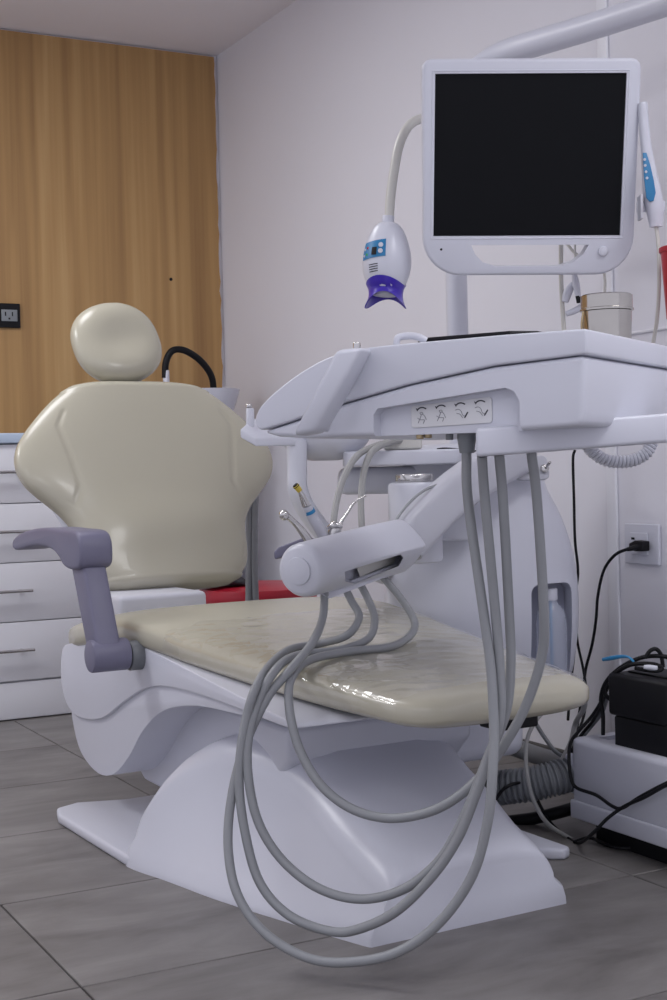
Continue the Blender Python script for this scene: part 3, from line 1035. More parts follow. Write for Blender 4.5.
# violet shield: flared skirt with pointed corners
bm = bmesh.new()
nn = 40
cols = []
for j in range(nn):
    a = 2 * math.pi * j / nn
    front = AXN * math.cos(a) + AXT * math.sin(a)
    sd = math.sin(a)
    col = []
    top = 0.124 - 0.008 * math.cos(a * 2 + 0.3)
    end = 0.150 + 0.026 * abs(sd) ** 2.2 - 0.004 * math.cos(a)
    for i in range(7):
        f = i / 6
        h_ = top + (end - top) * f
        r_ = 0.0355 + 0.002 * (1 - f) - 0.004 * math.sin(f * math.pi) + 0.006 * f * f * abs(sd)
        if h_ < 0.136:
            r_ = max(r_, lin(h_, prof_hr) + 0.0015)
        col.append(c0 + ax * h_ + front * r_)
    cols.append(col)
rings = [[cols[j][i] for j in range(nn)] for i in range(7)]
inner = [[c0 + ax * ((p - c0).dot(ax)) + ((p - c0) - ax * ((p - c0).dot(ax))) * 0.94 for p in r] for r in reversed(rings)]
fin('mouth_shield', b_loft(rings + inner, False, False), VIOLET, wl, smooth=60)
fin('light_lens', cyl(c0 + ax * 0.139, c0 + ax * 0.152, 0.026, 0.004, 24), LGREY, wl)

# ------------------------------------------------------------------ intraoral camera hung on the monitor edge
ic = thing('intraoral_camera', 'white wand camera with blue button strip hanging beside the monitor', 'dental camera', at(655, 228, 2.62))
DI = 2.62
pts = [(642.5, 103, 0.0085), (643, 108, 0.0092), (644, 125, 0.0095), (646.5, 150, 0.0105), (649.5, 175, 0.0145), (652.5, 195, 0.0175), (655.0, 210, 0.0165), (656, 227, 0.0120)]
ib = fin('wand', b_tube([at(a, b, DI) for a, b, r in pts], [r for a, b, r in pts], 6, 20), WHITE, ic)
strip = [(642.5, 153), (646.3, 153), (650, 165), (653.5, 180), (655.5, 193), (653.5, 201), (649.5, 202), (646.0, 198), (643.6, 175)]
bs = fin('button_strip', b_prism([at(a, b, DI - 0.0155) for a, b in strip], (0, -0.003, 0), 0.0008), BLUE, ib)
for a, b in ((644.6, 159.5), (645.2, 165.5), (646.0, 171.8), (647.0, 178)):
    fin('button', cyl(at(a, b, DI - 0.018), at(a, b, DI - 0.0205), 0.0026, 0.0006, 10), WHITE, bs)
fin('cable', b_tube([at(656, 226, DI), at(658, 240, DI), at(659, 262, DI), at(659, 290, DI + 0.01), at(657, 320, DI + 0.02), at(653, 345, DI + 0.03), at(650, 372, DI + 0.04)], 0.0038, 6, 8), CREAMCABLE, ic)
hold = fin('cradle', b_box(at(638, 200, DI).x, at(666, 200, DI).x, DI + 0.004, DI + 0.016, at(650, 211, DI).z, at(650, 200, DI).z, 0.003), WHITE, ic)
fin('clip', b_box(at(638.5, 200, DI).x, at(641.2, 200, DI).x, DI - 0.016, DI + 0.012, at(640, 220, DI).z, at(640, 196, DI).z, 0.001), LGREY, hold)
# ------------------------------------------------------------------ instrument delivery tray
TP, TQ = V((-0.857, 0.515, 0)).normalized(), V((0.515, 0.857, 0)).normalized()
TO = V((0.318, 1.80, 0))
TRAY = frame_of(TO, TP, TQ, (0, 0, 1))


def tr(p, q, z_):
    return TO + TP * p + TQ * q + V((0, 0, z_))


tray = thing('delivery_tray', 'large white instrument delivery tray on a swing arm in front of the monitor', 'dental tray', tr(0.22, 0.2, 0.80))
low = [(-0.002, 0.802), (-0.006, 0.82), (-0.008, 0.893), (0.12, 0.886), (0.25, 0.868), (0.36, 0.846), (0.45, 0.823), (0.497, 0.812), (0.47, 0.804), (0.42, 0.800), (0.1, 0.799)]
body = fin('lower_body', b_prism([(p, 0.007, z_) for p, z_ in low], (0, 0.41, 0), 0.016, 5, 30), WHITE, tray, TRAY, smooth=50)
lid = [(-0.012, 0.8945), (-0.012, 0.927), (0.10, 0.9275), (0.30, 0.925), (0.36, 0.919), (0.41, 0.903), (0.46, 0.877), (0.495, 0.852), (0.507, 0.833), (0.505, 0.820), (0.497, 0.8145),
       (0.45, 0.8245), (0.36, 0.8475), (0.25, 0.8695), (0.12, 0.8875)]
lidc = cr_points([(p, z_) for p, z_ in lid[2:11]], 3)
lidf = lid[:2] + lidc + lid[11:]
lo = fin('lid', b_prism([(p, 0.004, z_) for p, z_ in lidf], (0, 0.416, 0), 0.006, 4, 30), WHITE, tray, TRAY, smooth=50)
# shallow well in the lid top
bm = b_prism([tr(p, q, 0.906) for p, q in ((0.02, 0.03), (0.33, 0.03), (0.33, 0.39), (0.02, 0.39))], (0, 0, 0.1))
cut(lo, bm)
# recessed label panel in the front face of the lower body
bm = b_prism([tr(p, 0.028, z_) for p, z_ in ((0.083, 0.78), (0.084, 0.838), (0.092, 0.852), (0.105, 0.857), (0.30, 0.838), (0.307, 0.83), (0.308, 0.78))], -TQ * 0.1)
cut(body, bm)
LQ = 0.0275
lab_pts = [(0.133, 0.8145), (0.133, 0.844), (0.136, 0.847), (0.254, 0.840), (0.257, 0.837), (0.257, 0.8115), (0.254, 0.809), (0.136, 0.8115)]
lab = fin('label_plate', b_prism([tr(p, LQ, z_) for p, z_ in lab_pts], -TQ * 0.0015, 0.0004, 1), LABEL, tray)
# four chair pictograms, each with a curved arrow above
for i in range(4):
    pc = 0.240 - i * 0.030
    zc = 0.8365 + i * 0.0018
    q = LQ - 0.0019

    def L(pts, r):
        return b_tube([tr(pc - a, q, zc + b) for a, b in pts], r, 4, 6)
    bm = L([(-0.007, -0.0025), (-0.003, 0.0), (0.002, 0.0005), (0.007, -0.0015)], 0.0009)
    join(bm, L([(-0.0085, -0.0005), (-0.0065, -0.004)], 0.0006))
    if i >= 2:
        join(bm, L([(0.006, -0.020), (0.011, -0.0125)], 0.0009))
    ic_ = fin('arrow_mark', bm, INK, lab)
    if i < 2:
        bm = L([(-0.006, -0.021), (-0.002, -0.013), (0.0, -0.009), (0.004, -0.011), (0.007, -0.017)], 0.00045)
        join(bm, L([(-0.007, -0.014), (-0.002, -0.0165), (0.004, -0.017), (0.002, -0.022)], 0.00045))
        join(bm, L([(-0.003, -0.007), (0.0, -0.006), (0.002, -0.008), (-0.001, -0.0095), (-0.003, -0.007)], 0.00045))
    else:
        bm = L([(-0.008, -0.009), (-0.003, -0.008), (0.001, -0.011), (0.003, -0.016), (0.008, -0.018)], 0.00045)
        join(bm, L([(-0.006, -0.0135), (-0.001, -0.015), (0.003, -0.02)], 0.00045))
    fin('chair_pictogram', bm, INKL, lab)
fin('rivet', cyl(tr(0.045, 0.0125, 0.826), tr(0.045, 0.008, 0.826), 0.002, 0.0006, 10), LGREY, tray)
# slanted handle at the front left
h0, h1 = at(303, 434, 1.92), at(350, 346.5, 1.915)
hw = V((0.016, 0.006, 0.003))
hd = V((0.020, 0.055, 0))
pts = [h0 - hw * 1.05, h0 + hw * 0.85, h1 + hw * 1.15 - V((0, 0, 0.004)), h1 - hw * 1.2]
fin('handle', b_prism(pts, hd, 0.0075, 4), WHITE, tray)
fin('handle_screw', cyl(h1 + hd * 0.5 - V((0, 0, 0.002)), h1 + hd * 0.5 + V((0.0, 0, 0.008)), 0.0055, 0.0015, 12), STEEL, tray)
fin('handle_foot', b_prism([at(318, 417, 2.0), at(336, 411, 2.0), at(336, 424, 2.0), at(325, 433, 2.0)], V((0.01, 0.02, 0)), 0.003), WHITE, tray)
fin('tray_grip', b_tube([at(396, 346, 2.06), at(398, 338, 2.06), at(408, 336, 2.06), at(418, 337, 2.05), at(426, 341, 2.05)], 0.0055, 5, 12), WHITE, tray)
# carrying bar underneath
bl, brr = at(476, 442.5, 1.86), at(760, 420.5, 1.95)
bd = (brr - bl)
zz = V((0, 0, 1))
bm = b_prism([bl - zz * 0.0192, bl + zz * 0.0192, brr + zz * 0.0205, brr - zz * 0.0205], V((0.01, 0.09, 0)), 0.005, 3)
fin('swing_bar', bm, WHITE, tray)
for x0, w, m_, y1 in ((420, 0.0055, BRASS, 439), (428, 0.0055, BRASS, 438), (449.5, 0.0055, GREYP, 440)):
    fin('hose_coupling', cyl(V((*at(x0, 430, 1.96).xy, 0.803)), at(x0, y1, 1.96), w, 0.001, 14), m_, tray)
bm = b_lathe([(0.0135, 0), (0.0138, 0.012), (0.0118, 0.026), (0.0105, 0.034)], V((*at(466.5, 430, 1.96).xy, 0.806)), (0, 0, -1), 18)
fin('hose_boot', bm, GREYP, tray)

# things standing on the tray
cp = at(607, 330, 2.06)
cp.z = 0.9065
can = thing('steel_canister', 'cylindrical brushed steel canister with lid on the delivery tray', 'canister', cp)
ctop = at(607, 295, 2.06).z - cp.z
fin('can', b_lathe([(0.030, 0), (0.0335, 0.002), (0.0345, 0.012), (0.0352, 0.02), (0.0365, ctop * 0.72), (0.0365, ctop * 0.74)], cp, n=36), BRUSHED, can)
fin('lid', b_lathe([(0.037, ctop * 0.74 + 0.0005), (0.0395, ctop * 0.75), (0.0395, ctop * 0.78), (0.0378, ctop * 0.79), (0.0378, ctop * 0.985), (0.036, ctop), (0.0, ctop)], cp, n=36), BRUSHED, can)
fin('handle', b_tube([cp + V((-0.0365, -0.012, ctop * 0.74)), cp + V((-0.040, -0.014, ctop * 0.5)), cp + V((-0.036, -0.013, 0.012))], 0.0016, 4, 8), BRASS, can)
mt = thing('instrument_pan', 'shallow amber pan with dark rim lying on the delivery tray', 'pan', tr(0.19, 0.22, 0.907))
bm = b_prism([tr(p, q, 0.907) for p, q in ((0.15, 0.14), (0.28, 0.14), (0.30, 0.16), (0.30, 0.32), (0.28, 0.34), (0.15, 0.34), (0.13, 0.32), (0.13, 0.16))], (0, 0, 0.034), 0.004)
fin('pan', bm, AMBER, mt)
rim = [tr(p, q, 0.942) for p, q in ((0.15, 0.13), (0.28, 0.13), (0.31, 0.16), (0.31, 0.32), (0.28, 0.35), (0.15, 0.35), (0.12, 0.32), (0.12, 0.16))]
fin('rim', b_tube(rim + rim[:1], 0.0032, 1, 8, smooth=False), BLACK, mt)

# handset lead cables and white connectors behind the tray
def cable(name, pts, r, m_, label, cat='cable', group=None, k=7, n=8):
    return tag(fin(name, b_tube([at(*p) for p in pts], r, k, n), m_), label, cat, group)


cable('white_cable', [(561, 225, 2.78), (561, 250, 2.78), (561, 275, 2.78), (562, 300, 2.78), (564, 330, 2.78), (566, 365, 2.78)], 0.0046, CREAMCABLE, 'straight white cable hanging below the monitor handle')
cable('white_cable', [(562, 236, 2.82), (572, 250, 2.81), (582, 258, 2.80), (593, 262, 2.80), (602, 268, 2.80), (605, 280, 2.80), (604, 305, 2.80)], 0.0031, CREAMCABLE, 'thin white cable curling down to the steel canister')
cc = thing('cable_connector', 'white plug pair with black sleeve hanging on its cable left of the canister', 'connector', at(575, 300, 2.76))
fin('lead', b_tube([at(575, 228, 2.76), at(575, 260, 2.76), at(574, 276, 2.76)], 0.002, 5, 8), CREAMCABLE, cc)
fin('plug_body', b_tube([at(574, 272, 2.76), at(576, 284, 2.76), at(578.5, 297, 2.76)], [0.0045, 0.0073, 0.0050], 5, 12), WHITE, cc)
fin('black_sleeve', b_tube([at(578, 296, 2.76), at(579, 303, 2.76)], [0.0053, 0.0047], 3, 12), BLACK, cc)
fin('white_tab', b_tube([at(573, 283, 2.77), at(568, 292, 2.77), at(565, 302, 2.77)], [0.0045, 0.0095, 0.0067], 5, 12), WHITE, cc)
fin('white_stub', b_tube([at(566, 314, 2.77), at(574, 311, 2.77), at(583, 306, 2.77)], [0.0056, 0.0067, 0.0067], 4, 12), WHITE, cc)

# red sharps bin on the wall at the right edge
rb = at(688, 275, 2.55)
bn = thing('sharps_bin', 'red plastic bin at the wall beside the wand camera', 'bin', V((rb.x, rb.y, at(688, 312, 2.55).z)))
zt0 = at(680, 248, 2.55).z
fin('bucket', b_lathe([(0.038, -0.13), (0.040, -0.128), (0.0485, 0.0), (0.046, 0.0)], V((rb.x, rb.y, zt0)), n=30), REDP, bn)
fin('rim', b_lathe([(0.050, -0.008), (0.0515, -0.006), (0.0515, 0.001), (0.05, 0.002), (0.045, 0.002)], V((rb.x, rb.y, zt0)), n=30), REDP, bn)
fin('wall_hook', b_box(rb.x + 0.045, 1.02, rb.y - 0.006, rb.y + 0.006, zt0 - 0.03, zt0 - 0.01, 0.002), STEEL, bn)

# coiled cord under the swing bar
pts = []
base = cr_points([at(586, 444, 2.25), at(594, 453, 2.25), at(606, 460, 2.25), at(620, 462, 2.25), at(634, 460, 2.25), at(646, 453, 2.25), at(652, 442, 2.25)], 40)
for i, p in enumerate(base):
    a = i / len(base) * 2 * math.pi * 22
    q0, q1 = V(base[max(i - 1, 0)]), V(base[min(i + 1, len(base) - 1)])
    tdir = (q1 - q0).normalized()
    nrm = tdir.cross(V((0, 1, 0))).normalized()
    pts.append(V(p) + nrm * (0.0078 * math.cos(a)) + V((0, 1, 0)) * (0.0078 * math.sin(a)))
tag(fin('coiled_cord', b_tube(pts, 0.0032, 1, 7, smooth=False), WHITE), 'white coiled cord sagging below the swing bar', 'cord')

# ------------------------------------------------------------------ instrument holder over the seat
HD = 2.46
hold = thing('instrument_holder', 'white handpiece holder bar on a curved arm above the seat', 'instrument holder', at(340, 595, HD))
E0, E1 = at(299, 571, 2.38), at(404, 545, 2.70)
ea = (E1 - E0).normalized()
en = ea.cross(V((0, 0, 1))).normalized()
if en.y > 0:
    en = -en
eu = en.cross(ea)
if eu.z < 0:
    eu = -eu
rings = []
EL = (E1 - E0).length
for f, r_, e_ in ((0.0, 0.037, 2.0), (0.012, 0.043, 2.0), (0.03, 0.0465, 2.0), (0.06, 0.0478, 1.95), (0.12, 0.0485, 1.85), (0.22, 0.0495, 1.6), (0.35, 0.051, 1.38), (0.6, 0.0525, 1.28), (0.8, 0.0525, 1.25), (0.97, 0.052, 1.25), (0.988, 0.050, 1.25), (1.0, 0.046, 1.25)):
    rings.append([E0 + ea * (EL * f) + en * a + eu * b for a, b in superellipse(r_, r_, 48, e_)])
hb_ = fin('bar', b_loft(rings), WHITE, hold, smooth=28)
slot = [(344, 567, 2.535), (398, 551.5, 2.68), (401, 555, 2.69), (397, 564, 2.68), (354, 582, 2.55), (345, 578, 2.525)]
cut(hb_, b_prism([at(*q_) for q_ in slot], (0, -0.12, 0)))
fin('slot_plate', b_prism([at(*q_) for q_ in ((356, 566, 2.552), (396, 553.5, 2.67), (394, 563, 2.67), (360, 577, 2.552))], (0, -0.008, 0), 0.002), CREAMCABLE, hold)
fin('end_disc', cyl(E0 + ea * 0.001, E0 - ea * 0.004, 0.0245, 0.0025, 30), WHITE, hold)
fin('lower_rail', b_prism([at(*q_) for q_ in ((318, 593, 2.43), (330, 599, 2.44), (400, 572, 2.66), (404, 562, 2.67))], (0.015, 0.03, 0.005), 0.003), WHITE, hold)
arm_pts = [(404, 545, 2.71), (424, 522, 2.74), (447, 499, 2.78), (472, 480, 2.82), (498, 464, 2.87), (522, 451, 2.93)]
rings = []
P = cr_points([at(*p) for p in arm_pts], 6)
for i, p in enumerate(P):
    a, b = V(P[max(i - 1, 0)]), V(P[min(i + 1, len(P) - 1)])
    tdir = (b - a).normalized()
    side = tdir.cross(V((0, 1, 0.25))).normalized()
    dep = tdir.cross(side).normalized()
    w = 0.041 + 0.004 * i / len(P)
    rings.append([V(p) + side * x + dep * y for x, y in superellipse(w, 0.028, 28, 4)])
am = fin('curved_arm', b_loft(rings), LGREY, hold, smooth=50)
gp = [V(p) for p in P]
fin('arm_groove', b_tube([at(a - 3, b - 1, d - 0.031) for a, b, d in arm_pts[1:5]], 0.0016, 6, 6), LGREY, am)

# handpieces resting in the holder
hp = thing('dental_handpiece', 'steel turbine handpiece with round ball head in the holder', 'handpiece', at(303, 545, 2.52))
fin('handle', b_tube([at(287, 516, 2.50), at(293, 521, 2.505), at(301, 530, 2.51), at(310, 543, 2.52), at(316, 553, 2.53)], [0.0062, 0.0055, 0.0070, 0.0085, 0.009], 5, 14), STEEL, hp)
fin('head', b_lathe([(0.004, -0.009), (0.008, -0.006), (0.0095, 0.0), (0.008, 0.006), (0.004, 0.009)], at(284, 515, 2.495), V((-0.3, -0.6, 0.8)), 18), STEEL, hp)
hp = thing('dental_handpiece', 'steel motor handpiece with blue ring and yellow tip in the holder', 'handpiece', at(318, 540, 2.54))
fin('handle', b_tube([at(307, 506, 2.52), at(312, 517, 2.53), at(320, 530, 2.54), at(327, 545, 2.55)], [0.0085, 0.0098, 0.0105, 0.0105], 5, 16), LGREY, hp)
fin('nose', b_tube([at(299.5, 490, 2.51), at(302, 496, 2.513), at(306, 505, 2.52)], [0.004, 0.0055, 0.0078], 5, 14), STEEL, hp)
fin('blue_ring', b_tube([at(309.2, 510, 2.524), at(310.6, 513, 2.526)], [0.0096, 0.0100], 2, 16), BLUE, hp)
fin('yellow_tip', b_tube([at(295.5, 485.5, 2.507), at(300, 491, 2.511)], [0.0062, 0.0050], 2, 12), YELLOW, hp)
fin('tip_cap', b_tube([at(295.0, 484.8, 2.5065), at(296.5, 486.6, 2.5078)], [0.0050, 0.0065], 2, 12), BLACK, hp)
hp = thing('air_water_syringe', 'slim steel syringe with bent tip rising from the holder', 'syringe', at(335, 530, 2.55))
fin('nozzle', b_tube([at(338, 527, 2.55), at(348, 512, 2.55), at(355, 502, 2.55), at(366, 496, 2.545)], [0.0035, 0.0025, 0.0022, 0.0018], 4, 10), STEEL, hp)
bm = b_tube([at(332, 540, 2.55), at(335, 530, 2.55), at(337, 522, 2.55)], [0.010, 0.012, 0.008], 4, 14)
join(bm, b_tube([at(329, 528, 2.545), at(334, 525, 2.54), at(342, 526, 2.545)], [0.005, 0.006, 0.005], 4, 10))
fin('valve_block', bm, STEEL, hp)
hp = thing('handpiece_cradle', 'dark slate cradle fork behind the round end of the holder', 'cradle', at(276, 556, 2.53))
fin('fork', b_prism([at(a, b, 2.53) for a, b in ((273, 552), (278, 547), (305, 537), (312, 541), (308, 548), (282, 557), (274, 560))], (0.01, 0.025, 0.0), 0.004), PURPLEGREY, hp)

# ------------------------------------------------------------------ the four instrument hoses
def zp(x, y, d):
    return (200 + x * 0.6, 550 + y * 0.6, d)


def on_seat(x, y, lift=0.009):
    """distance at which the line of sight meets the seat cushion top"""
    Y = 2.0
    while Y < 3.4:
        p = at(x, y, Y)
        s_, t_ = (p - CO).dot(CA), (p - CO).dot(CB)
        if p.z < zsm(s_) + lin(s_, H_TAB) + lift and abs(t_) < lin(s_, W_TAB) - 0.01:
            return Y
        Y += 0.004
    return 2.5


def sz(x, y, lift=0.009):
    q = zp(x, y, 0)
    return (q[0], q[1], on_seat(q[0], q[1], lift))


HG = 'instrument hoses looping between tray and holder'
A = [(466.5, 452, 1.96), (468, 500, 1.965)] + [zp(*q) for q in [(472, 100, 1.965), (485, 200, 1.96), (490, 300, 1.95), (487, 380, 1.94), (480, 450, 1.94), (455, 540, 1.95), (400, 620, 1.965), (330, 670, 1.985),
     (250, 687, 2.01), (180, 680, 2.04), (110, 640, 2.08), (65, 580, 2.11), (48, 510, 2.14), (50, 430, 2.17), (70, 340, 2.19), (110, 250, 2.21), (150, 200, 2.24), (185, 158, 2.32), (204, 115, 2.42), (208, 66, 2.45)]]
B = [(482, 456, 1.905), (485, 500, 1.93)] + [zp(*q) for q in [(492, 100, 1.96), (500, 200, 1.965), (500, 280, 1.965), (480, 350, 1.97), (455, 420, 1.975), (430, 480, 1.98), (390, 540, 1.99), (330, 600, 2.01), (270, 630, 2.04),
     (220, 636, 2.065), (150, 610, 2.10), (100, 555, 2.13), (75, 470, 2.155), (65, 380, 2.175), (75, 290, 2.19), (100, 215, 2.22)]] + [sz(145, 168), sz(200, 156)] + [zp(*q) for q in [(245, 142, 2.46), (265, 112, 2.49), (252, 84, 2.51), (238, 56, 2.515)]]
Cc = [(499, 454, 1.905), (503, 500, 1.93)] + [zp(*q) for q in [(515, 100, 1.97), (518, 190, 1.98), (510, 270, 1.985), (480, 345, 1.995), (455, 410, 2.0), (428, 470, 2.005), (395, 522, 2.015), (340, 565, 2.035), (270, 582, 2.07),
      (200, 565, 2.105), (140, 520, 2.135), (100, 460, 2.155), (82, 390, 2.17), (80, 320, 2.185), (98, 250, 2.205), (130, 195, 2.24)]] + [sz(168, 174), sz(230, 167)] + [zp(*q) for q in [(280, 148, 2.50), (291, 115, 2.54), (280, 82, 2.565), (262, 48, 2.57)]]
D = [(531, 450, 1.905), (537, 500, 1.93)] + [zp(*q) for q in [(573, 100, 1.965), (570, 175, 1.985), (545, 255, 2.0), (510, 320, 2.01), (470, 375, 2.02), (420, 418, 2.035), (370, 440, 2.06), (310, 447, 2.09), (250, 430, 2.12),
     (200, 390, 2.145), (165, 330, 2.17), (149, 265, 2.195), (152, 215, 2.24)]] + [sz(182, 184), sz(250, 169), sz(325, 159)] + [zp(*q) for q in [(358, 128, 2.60), (338, 85, 2.63), (302, 42, 2.65)]]
for pts, lb in ((A, 'grey instrument hose with the lowest loop, hanging from the flared boot'),
                (B, 'grey instrument hose making the second lowest loop before the pedestal'),
                (Cc, 'grey instrument hose making the third lowest loop before the pedestal'),
                (D, 'grey instrument hose with the highest loop, crossing under the seat end')):
    cable('instrument_hose', pts, 0.0073, HOSE, lb, 'hose', HG, 7, 10)
# short nipples below the holder belong to it
for x, y, d in ((324, 594, 2.45), (343, 587, 2.515), (358, 581, 2.565), (382, 574, 2.64)):
    fin('hose_nipple', cyl(at(x, y - 5, d), at(x + 1, y + 4, d), 0.0085, 0.002, 12), WHITE, hold)

# suction hoses arching from the shelf down behind the holder
cable('suction_hose', [(392, 443, 2.93), (378, 445, 2.88), (358, 455, 2.82), (345, 475, 2.76), (337, 500, 2.72), (333, 530, 2.70), (332, 575, 2.70)], 0.0070, TAN, 'warm grey suction hose arching lower, nearest the curved tube', 'hose', 'suction hoses behind the holder')
cable('suction_hose', [(402, 440, 2.93), (388, 443, 2.88), (372, 452, 2.84), (364, 472, 2.80), (361, 500, 2.77), (362, 530, 2.75), (364, 570, 2.75)], 0.0070, TAN, 'warm grey suction hose dropping upright beside the filter housing', 'hose', 'suction hoses behind the holder')
cable('thin_hose', [(440, 484, 2.76), (425, 490, 2.74), (410, 502, 2.72), (398, 517, 2.7), (392, 530, 2.68)], 0.0028, HOSE, 'thin grey lead curving over the white filter housing')
tag(fin('black_pen', b_tube([at(437, 450, 2.92), at(446, 449.5, 2.92), at(462, 450, 2.92), at(478, 451.5, 2.92)], [0.004, 0.0045, 0.0028, 0.0024], 3, 10), BLACK), 'short black probe lying on the white shelf', 'probe')

# ------------------------------------------------------------------ wall outlet, plug and mains cables
ow = at(644.5, 543, 3.1)
os_ = ow.dot(VX) * 0 + 2.43
def wallpt(px_, py_, off=0.0):
    """point on the right wall seen at a pixel"""
    d = CF + CR * ((px_ - 333.5) / FPX) - CU * ((py_ - 500) / FPX)
    k_ = (WALL_U - off) / d.dot(UX)
    return V((0, 0, HC)) + d * k_


wo = wallpt(644.5, 544)
wv, wz = wo.dot(VX), wo.z
t = thing('wall_outlet', 'white wall outlet plate with black plug on the white wall', 'outlet', wo)
pl = fin('plate', b_box(WALL_U - 0.010, WALL_U - 0.0005, wv - 0.058, wv + 0.058, wz - 0.046, wz + 0.046, 0.003), WHITE, t, ROOM)
so = fin('socket', b_box(WALL_U - 0.015, WALL_U - 0.0105, wv - 0.026, wv + 0.034, wz - 0.024, wz + 0.026, 0.002), WHITE, t, ROOM)
fin('slot', b_box(WALL_U - 0.0165, WALL_U - 0.0152, wv + 0.016, wv + 0.026, wz + 0.010, wz + 0.015), BLACK, so, ROOM)
pg0 = wallpt(647, 545, 0.018)
plug = thing('power_plug', 'black mains plug with cable pushed into the white wall outlet', 'plug', pg0)
fin('plug_head', b_prism([wallpt(a, b, 0.016) for a, b in ((636, 543), (642, 540), (650, 541), (650, 551), (642, 551), (636, 549))], -UX * 0.022, 0.003), BLACK, plug)
pa = wallpt(638, 547, 0.03)
cp_ = [pa] + [wallpt(a, b, o_) for a, b, o_ in ((628, 549, 0.05), (615, 555, 0.06), (604, 570, 0.06), (598, 595, 0.06), (596, 620, 0.06), (592, 645, 0.06), (586, 668, 0.06), (583, 690, 0.07), (579, 715, 0.09), (574, 745, 0.12), (568, 775, 0.16))]
fin('strain_relief', b_tube([wallpt(641, 546, 0.03), wallpt(634, 548, 0.04), wallpt(627, 549.5, 0.05)], [0.008, 0.006, 0.0045], 4, 10), BLACK, plug)
fin('cable', b_tube(cp_, 0.0036, 7, 8), BLACK, plug)
cable('black_cable', [(575, 450, 3.15), (573, 460, 3.15), (574, 500, 3.15), (575, 540, 3.15), (578, 570, 3.15), (576, 590, 3.15), (574, 612, 3.15), (576, 632, 3.15), (574, 655, 3.15), (570, 690, 3.1), (568, 720, 3.05)], 0.0032, BLACK,
      'thin black cable hanging straight down beside the cuspidor unit')
cable('black_cable', [(576, 628, 3.13), (578, 645, 3.12), (583, 668, 3.10), (586, 690, 3.05), (584, 715, 2.98), (575, 740, 2.95)], 0.003, BLACK, 'thin black cable branching toward the floor box')

# ------------------------------------------------------------------ floor box with adapter
FC = at(572, 838, 2.79)
FC.z = 0
fu, fv = FC.dot(UX), FC.dot(VX)
fb = thing('floor_box', 'white plastic floor junction box against the wall', 'junction box', uv(fu + 0.15, fv - 0.25, 0))
bx = fin('skirt', b_box(fu - 0.003, fu + 0.305, fv - 0.62, fv + 0.001, 0.042, 0.079, 0.004), WHITE, fb, ROOM)
hx = fin('hood', b_box(fu, fu + 0.30, fv - 0.61, fv, 0.070, 0.205, 0.014, 4), WHITE, fb, ROOM)
cut(hx, b_prism([uv(a, b, 0.197) for a, b in ((fu + 0.04, fv - 0.58), (fu + 0.27, fv - 0.58), (fu + 0.27, fv - 0.04), (fu + 0.04, fv - 0.04))], (0, 0, 0.1)))
fin('plinth_or_gap', b_box(fu + 0.03, fu + 0.28, fv - 0.58, fv - 0.04, 0.001, 0.045), BLACK, fb, ROOM)  # black block stands in for the shaded gap under the box
hp0 = uv(fu + 0.004, fv - 0.05, 0.115)
ad = at(655, 748, 2.68)
au, av = ad.dot(UX), ad.dot(VX)
adp = thing('power_adapter', 'bulky black two-tier power adapter on the white floor box', 'adapter', uv(au, av, 0.198))
fin('lower_block', b_box(au - 0.055, au + 0.06, av - 0.10, av + 0.055, 0.1975, 0.262, 0.005), BLACK, adp, ROOM)
up = fin('upper_block', b_box(au - 0.06, au + 0.065, av - 0.105, av + 0.067, 0.262, 0.345, 0.008), BLACK, adp, ROOM)
fin('top_rib', b_box(au - 0.03, au + 0.03, av - 0.08, av + 0.04, 0.3455, 0.349, 0.001, 1), BLACK, adp, ROOM)
g = 'black cables coiled on the adapter'
cable('black_cable', [(603, 735, 2.74), (603, 715, 2.74), (601, 698, 2.74), (606, 682, 2.72), (620, 668, 2.70), (640, 658, 2.68), (660, 656, 2.66), (680, 660, 2.66)], 0.0042, BLACK, 'black cable arching over the adapter top and drooping at its side', 'cable', g)
cable('black_cable', [(611, 700, 2.72), (605, 694, 2.73), (604, 686, 2.73), (612, 676, 2.71), (630, 665, 2.68), (652, 664, 2.65), (662, 668, 2.64), (655, 671, 2.64), (635, 668, 2.66)], 0.0042, BLACK, 'black cable coiled in a flat bend on the adapter', 'cable', g)
cable('black_cable', [(645, 658, 2.66), (650, 651, 2.66), (656, 649, 2.66), (661, 655, 2.66), (663, 667, 2.66)], 0.004, BLACK, 'black cable standing up in a small loop on the adapter', 'cable', g)
cable('blue_cable', [(603, 659.5, 2.75), (612, 658, 2.73), (622, 656.5, 2.71), (629, 657.5, 2.69), (634, 662, 2.68)], [0.0035, 0.0045, 0.0035, 0.0025, 0.0025], CYANCAP, 'bright blue capped lead sticking out over the adapter')
tag(fin('white_plug', b_tube([at(644, 667, 2.64), at(650, 667.5, 2.64), at(657, 668.5, 2.64)], [0.004, 0.0055, 0.005], 3, 10), WHITE), 'small white plug lying among cables on the adapter', 'plug')

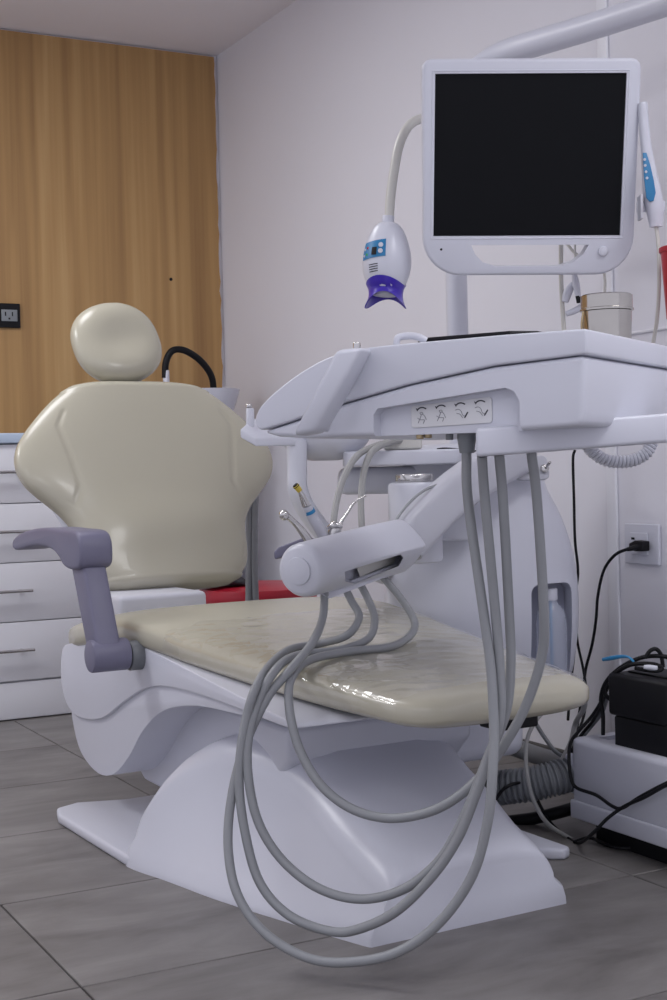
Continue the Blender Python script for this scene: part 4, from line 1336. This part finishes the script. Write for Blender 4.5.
# cables in front of and behind the floor box
g = 'loose cables on the floor'
cable('black_cable', [(609, 684, 2.735), (602, 700, 2.77), (592, 716, 2.80), (579, 731, 2.80), (571, 742, 2.785), (569, 757, 2.765), (571, 778, 2.755), (577, 788, 2.745), (596, 795, 2.70), (612, 806, 2.64), (622, 808, 2.62), (640, 797, 2.58), (667, 783, 2.51), (700, 770, 2.44)], 0.0036, BLACK,
      'black cable running across the front of the floor box')
cable('black_cable', [(700, 772, 2.42), (667, 785, 2.49), (645, 797, 2.55), (625, 806, 2.60), (608, 818, 2.62), (592, 834, 2.64), (578, 843, 2.74), (565, 836, 2.80), (550, 822, 2.86), (540, 805, 2.90), (532, 790, 2.88), (520, 783, 2.80), (505, 788, 2.78), (495, 800, 2.80)], 0.0036, BLACK,
      'black cable drooping from the floor box to the floor and the corrugated hose', 'cable', g)
cable('black_cable', [(574, 842, 2.74), (590, 838, 2.76), (610, 846, 2.70), (630, 848, 2.68), (655, 843, 2.70)], 0.0034, BLACK, 'black cable lying flat on the tiles before the floor box', 'cable', g)
cable('grey_cable', [(563, 700, 2.75), (548, 708, 2.72), (535, 722, 2.70), (527, 740, 2.70), (526, 762, 2.70), (529, 785, 2.70), (536, 806, 2.72), (548, 824, 2.76), (566, 836, 2.79), (574, 840, 2.79)], 0.0042, TAN, 'pale grey cable dropping in a bow below the seat end', 'cable', g)
cable('grey_cable', [(528, 708, 2.98), (535, 722, 2.97), (545, 738, 2.95), (556, 752, 2.93), (566, 755, 2.9), (578, 742, 2.88), (592, 725, 2.88), (602, 712, 2.82), (607, 697, 2.76)], 0.0046, HOSE_DARK, 'dark grey cable sagging between seat end and wall', 'cable', g)
cable('grey_cable', [(560, 700, 2.46), (574, 690, 2.52), (583, 694, 2.62), (584, 708, 2.74), (576, 722, 2.86), (571, 742, 2.84), (562, 760, 2.82), (550, 775, 2.84)], 0.0055, TAN, 'pale grey cable slanting down beside the floor box corner', 'cable', g)
cable('black_cable', [(606, 694, 2.745), (600, 708, 2.80), (592, 722, 2.85), (582, 734, 2.87), (572, 750, 2.86), (562, 770, 2.86)], 0.0036, BLACK, 'black cable slanting behind the floor box corner', 'cable', g)
# corrugated hose
P = cr_points([at(492, 789, 2.86), at(505, 787, 2.84), at(530, 784, 2.82), at(552, 779, 2.81), at(573, 773, 2.82)], 20)
t = thing('corrugated_hose', 'dark grey corrugated drain hose between pedestal and floor box', 'hose', at(530, 800, 2.82))
bm = b_tube([V(p) for p in P], [0.036 if (i // 2) % 2 else 0.031 for i in range(len(P))], 1, 20, smooth=False)
fin('hose', bm, HOSE_DARK, t, smooth=25)
fin('end_fitting', cyl(at(568, 774, 2.815), at(577, 772, 2.82), 0.041, 0.006, 24), WHITE, t)
# grey waste pipe along the wall foot and dark tube on the floor
tag(fin('waste_pipe', b_tube([at(500, 742, 3.42), at(530, 753, 3.36), at(560, 763, 3.25), at(600, 778, 3.12)], 0.022, 4, 14), HOSE_DARK), 'grey waste pipe running along the foot of the wall', 'pipe')
tag(fin('black_tube', b_tube([at(505, 822, 2.92), at(535, 818, 2.9), at(560, 812, 2.88), at(580, 806, 2.9)], 0.013, 4, 12), BLACK), 'black tube lying on the floor behind the pedestal', 'hose')
# caster / rear foot visible behind the shroud
fin('rear_bumper', cyl(ch(-1.15, -0.235, 0.165), ch(-1.205, -0.235, 0.165), 0.034, 0.010, 20), BLACK, chair)
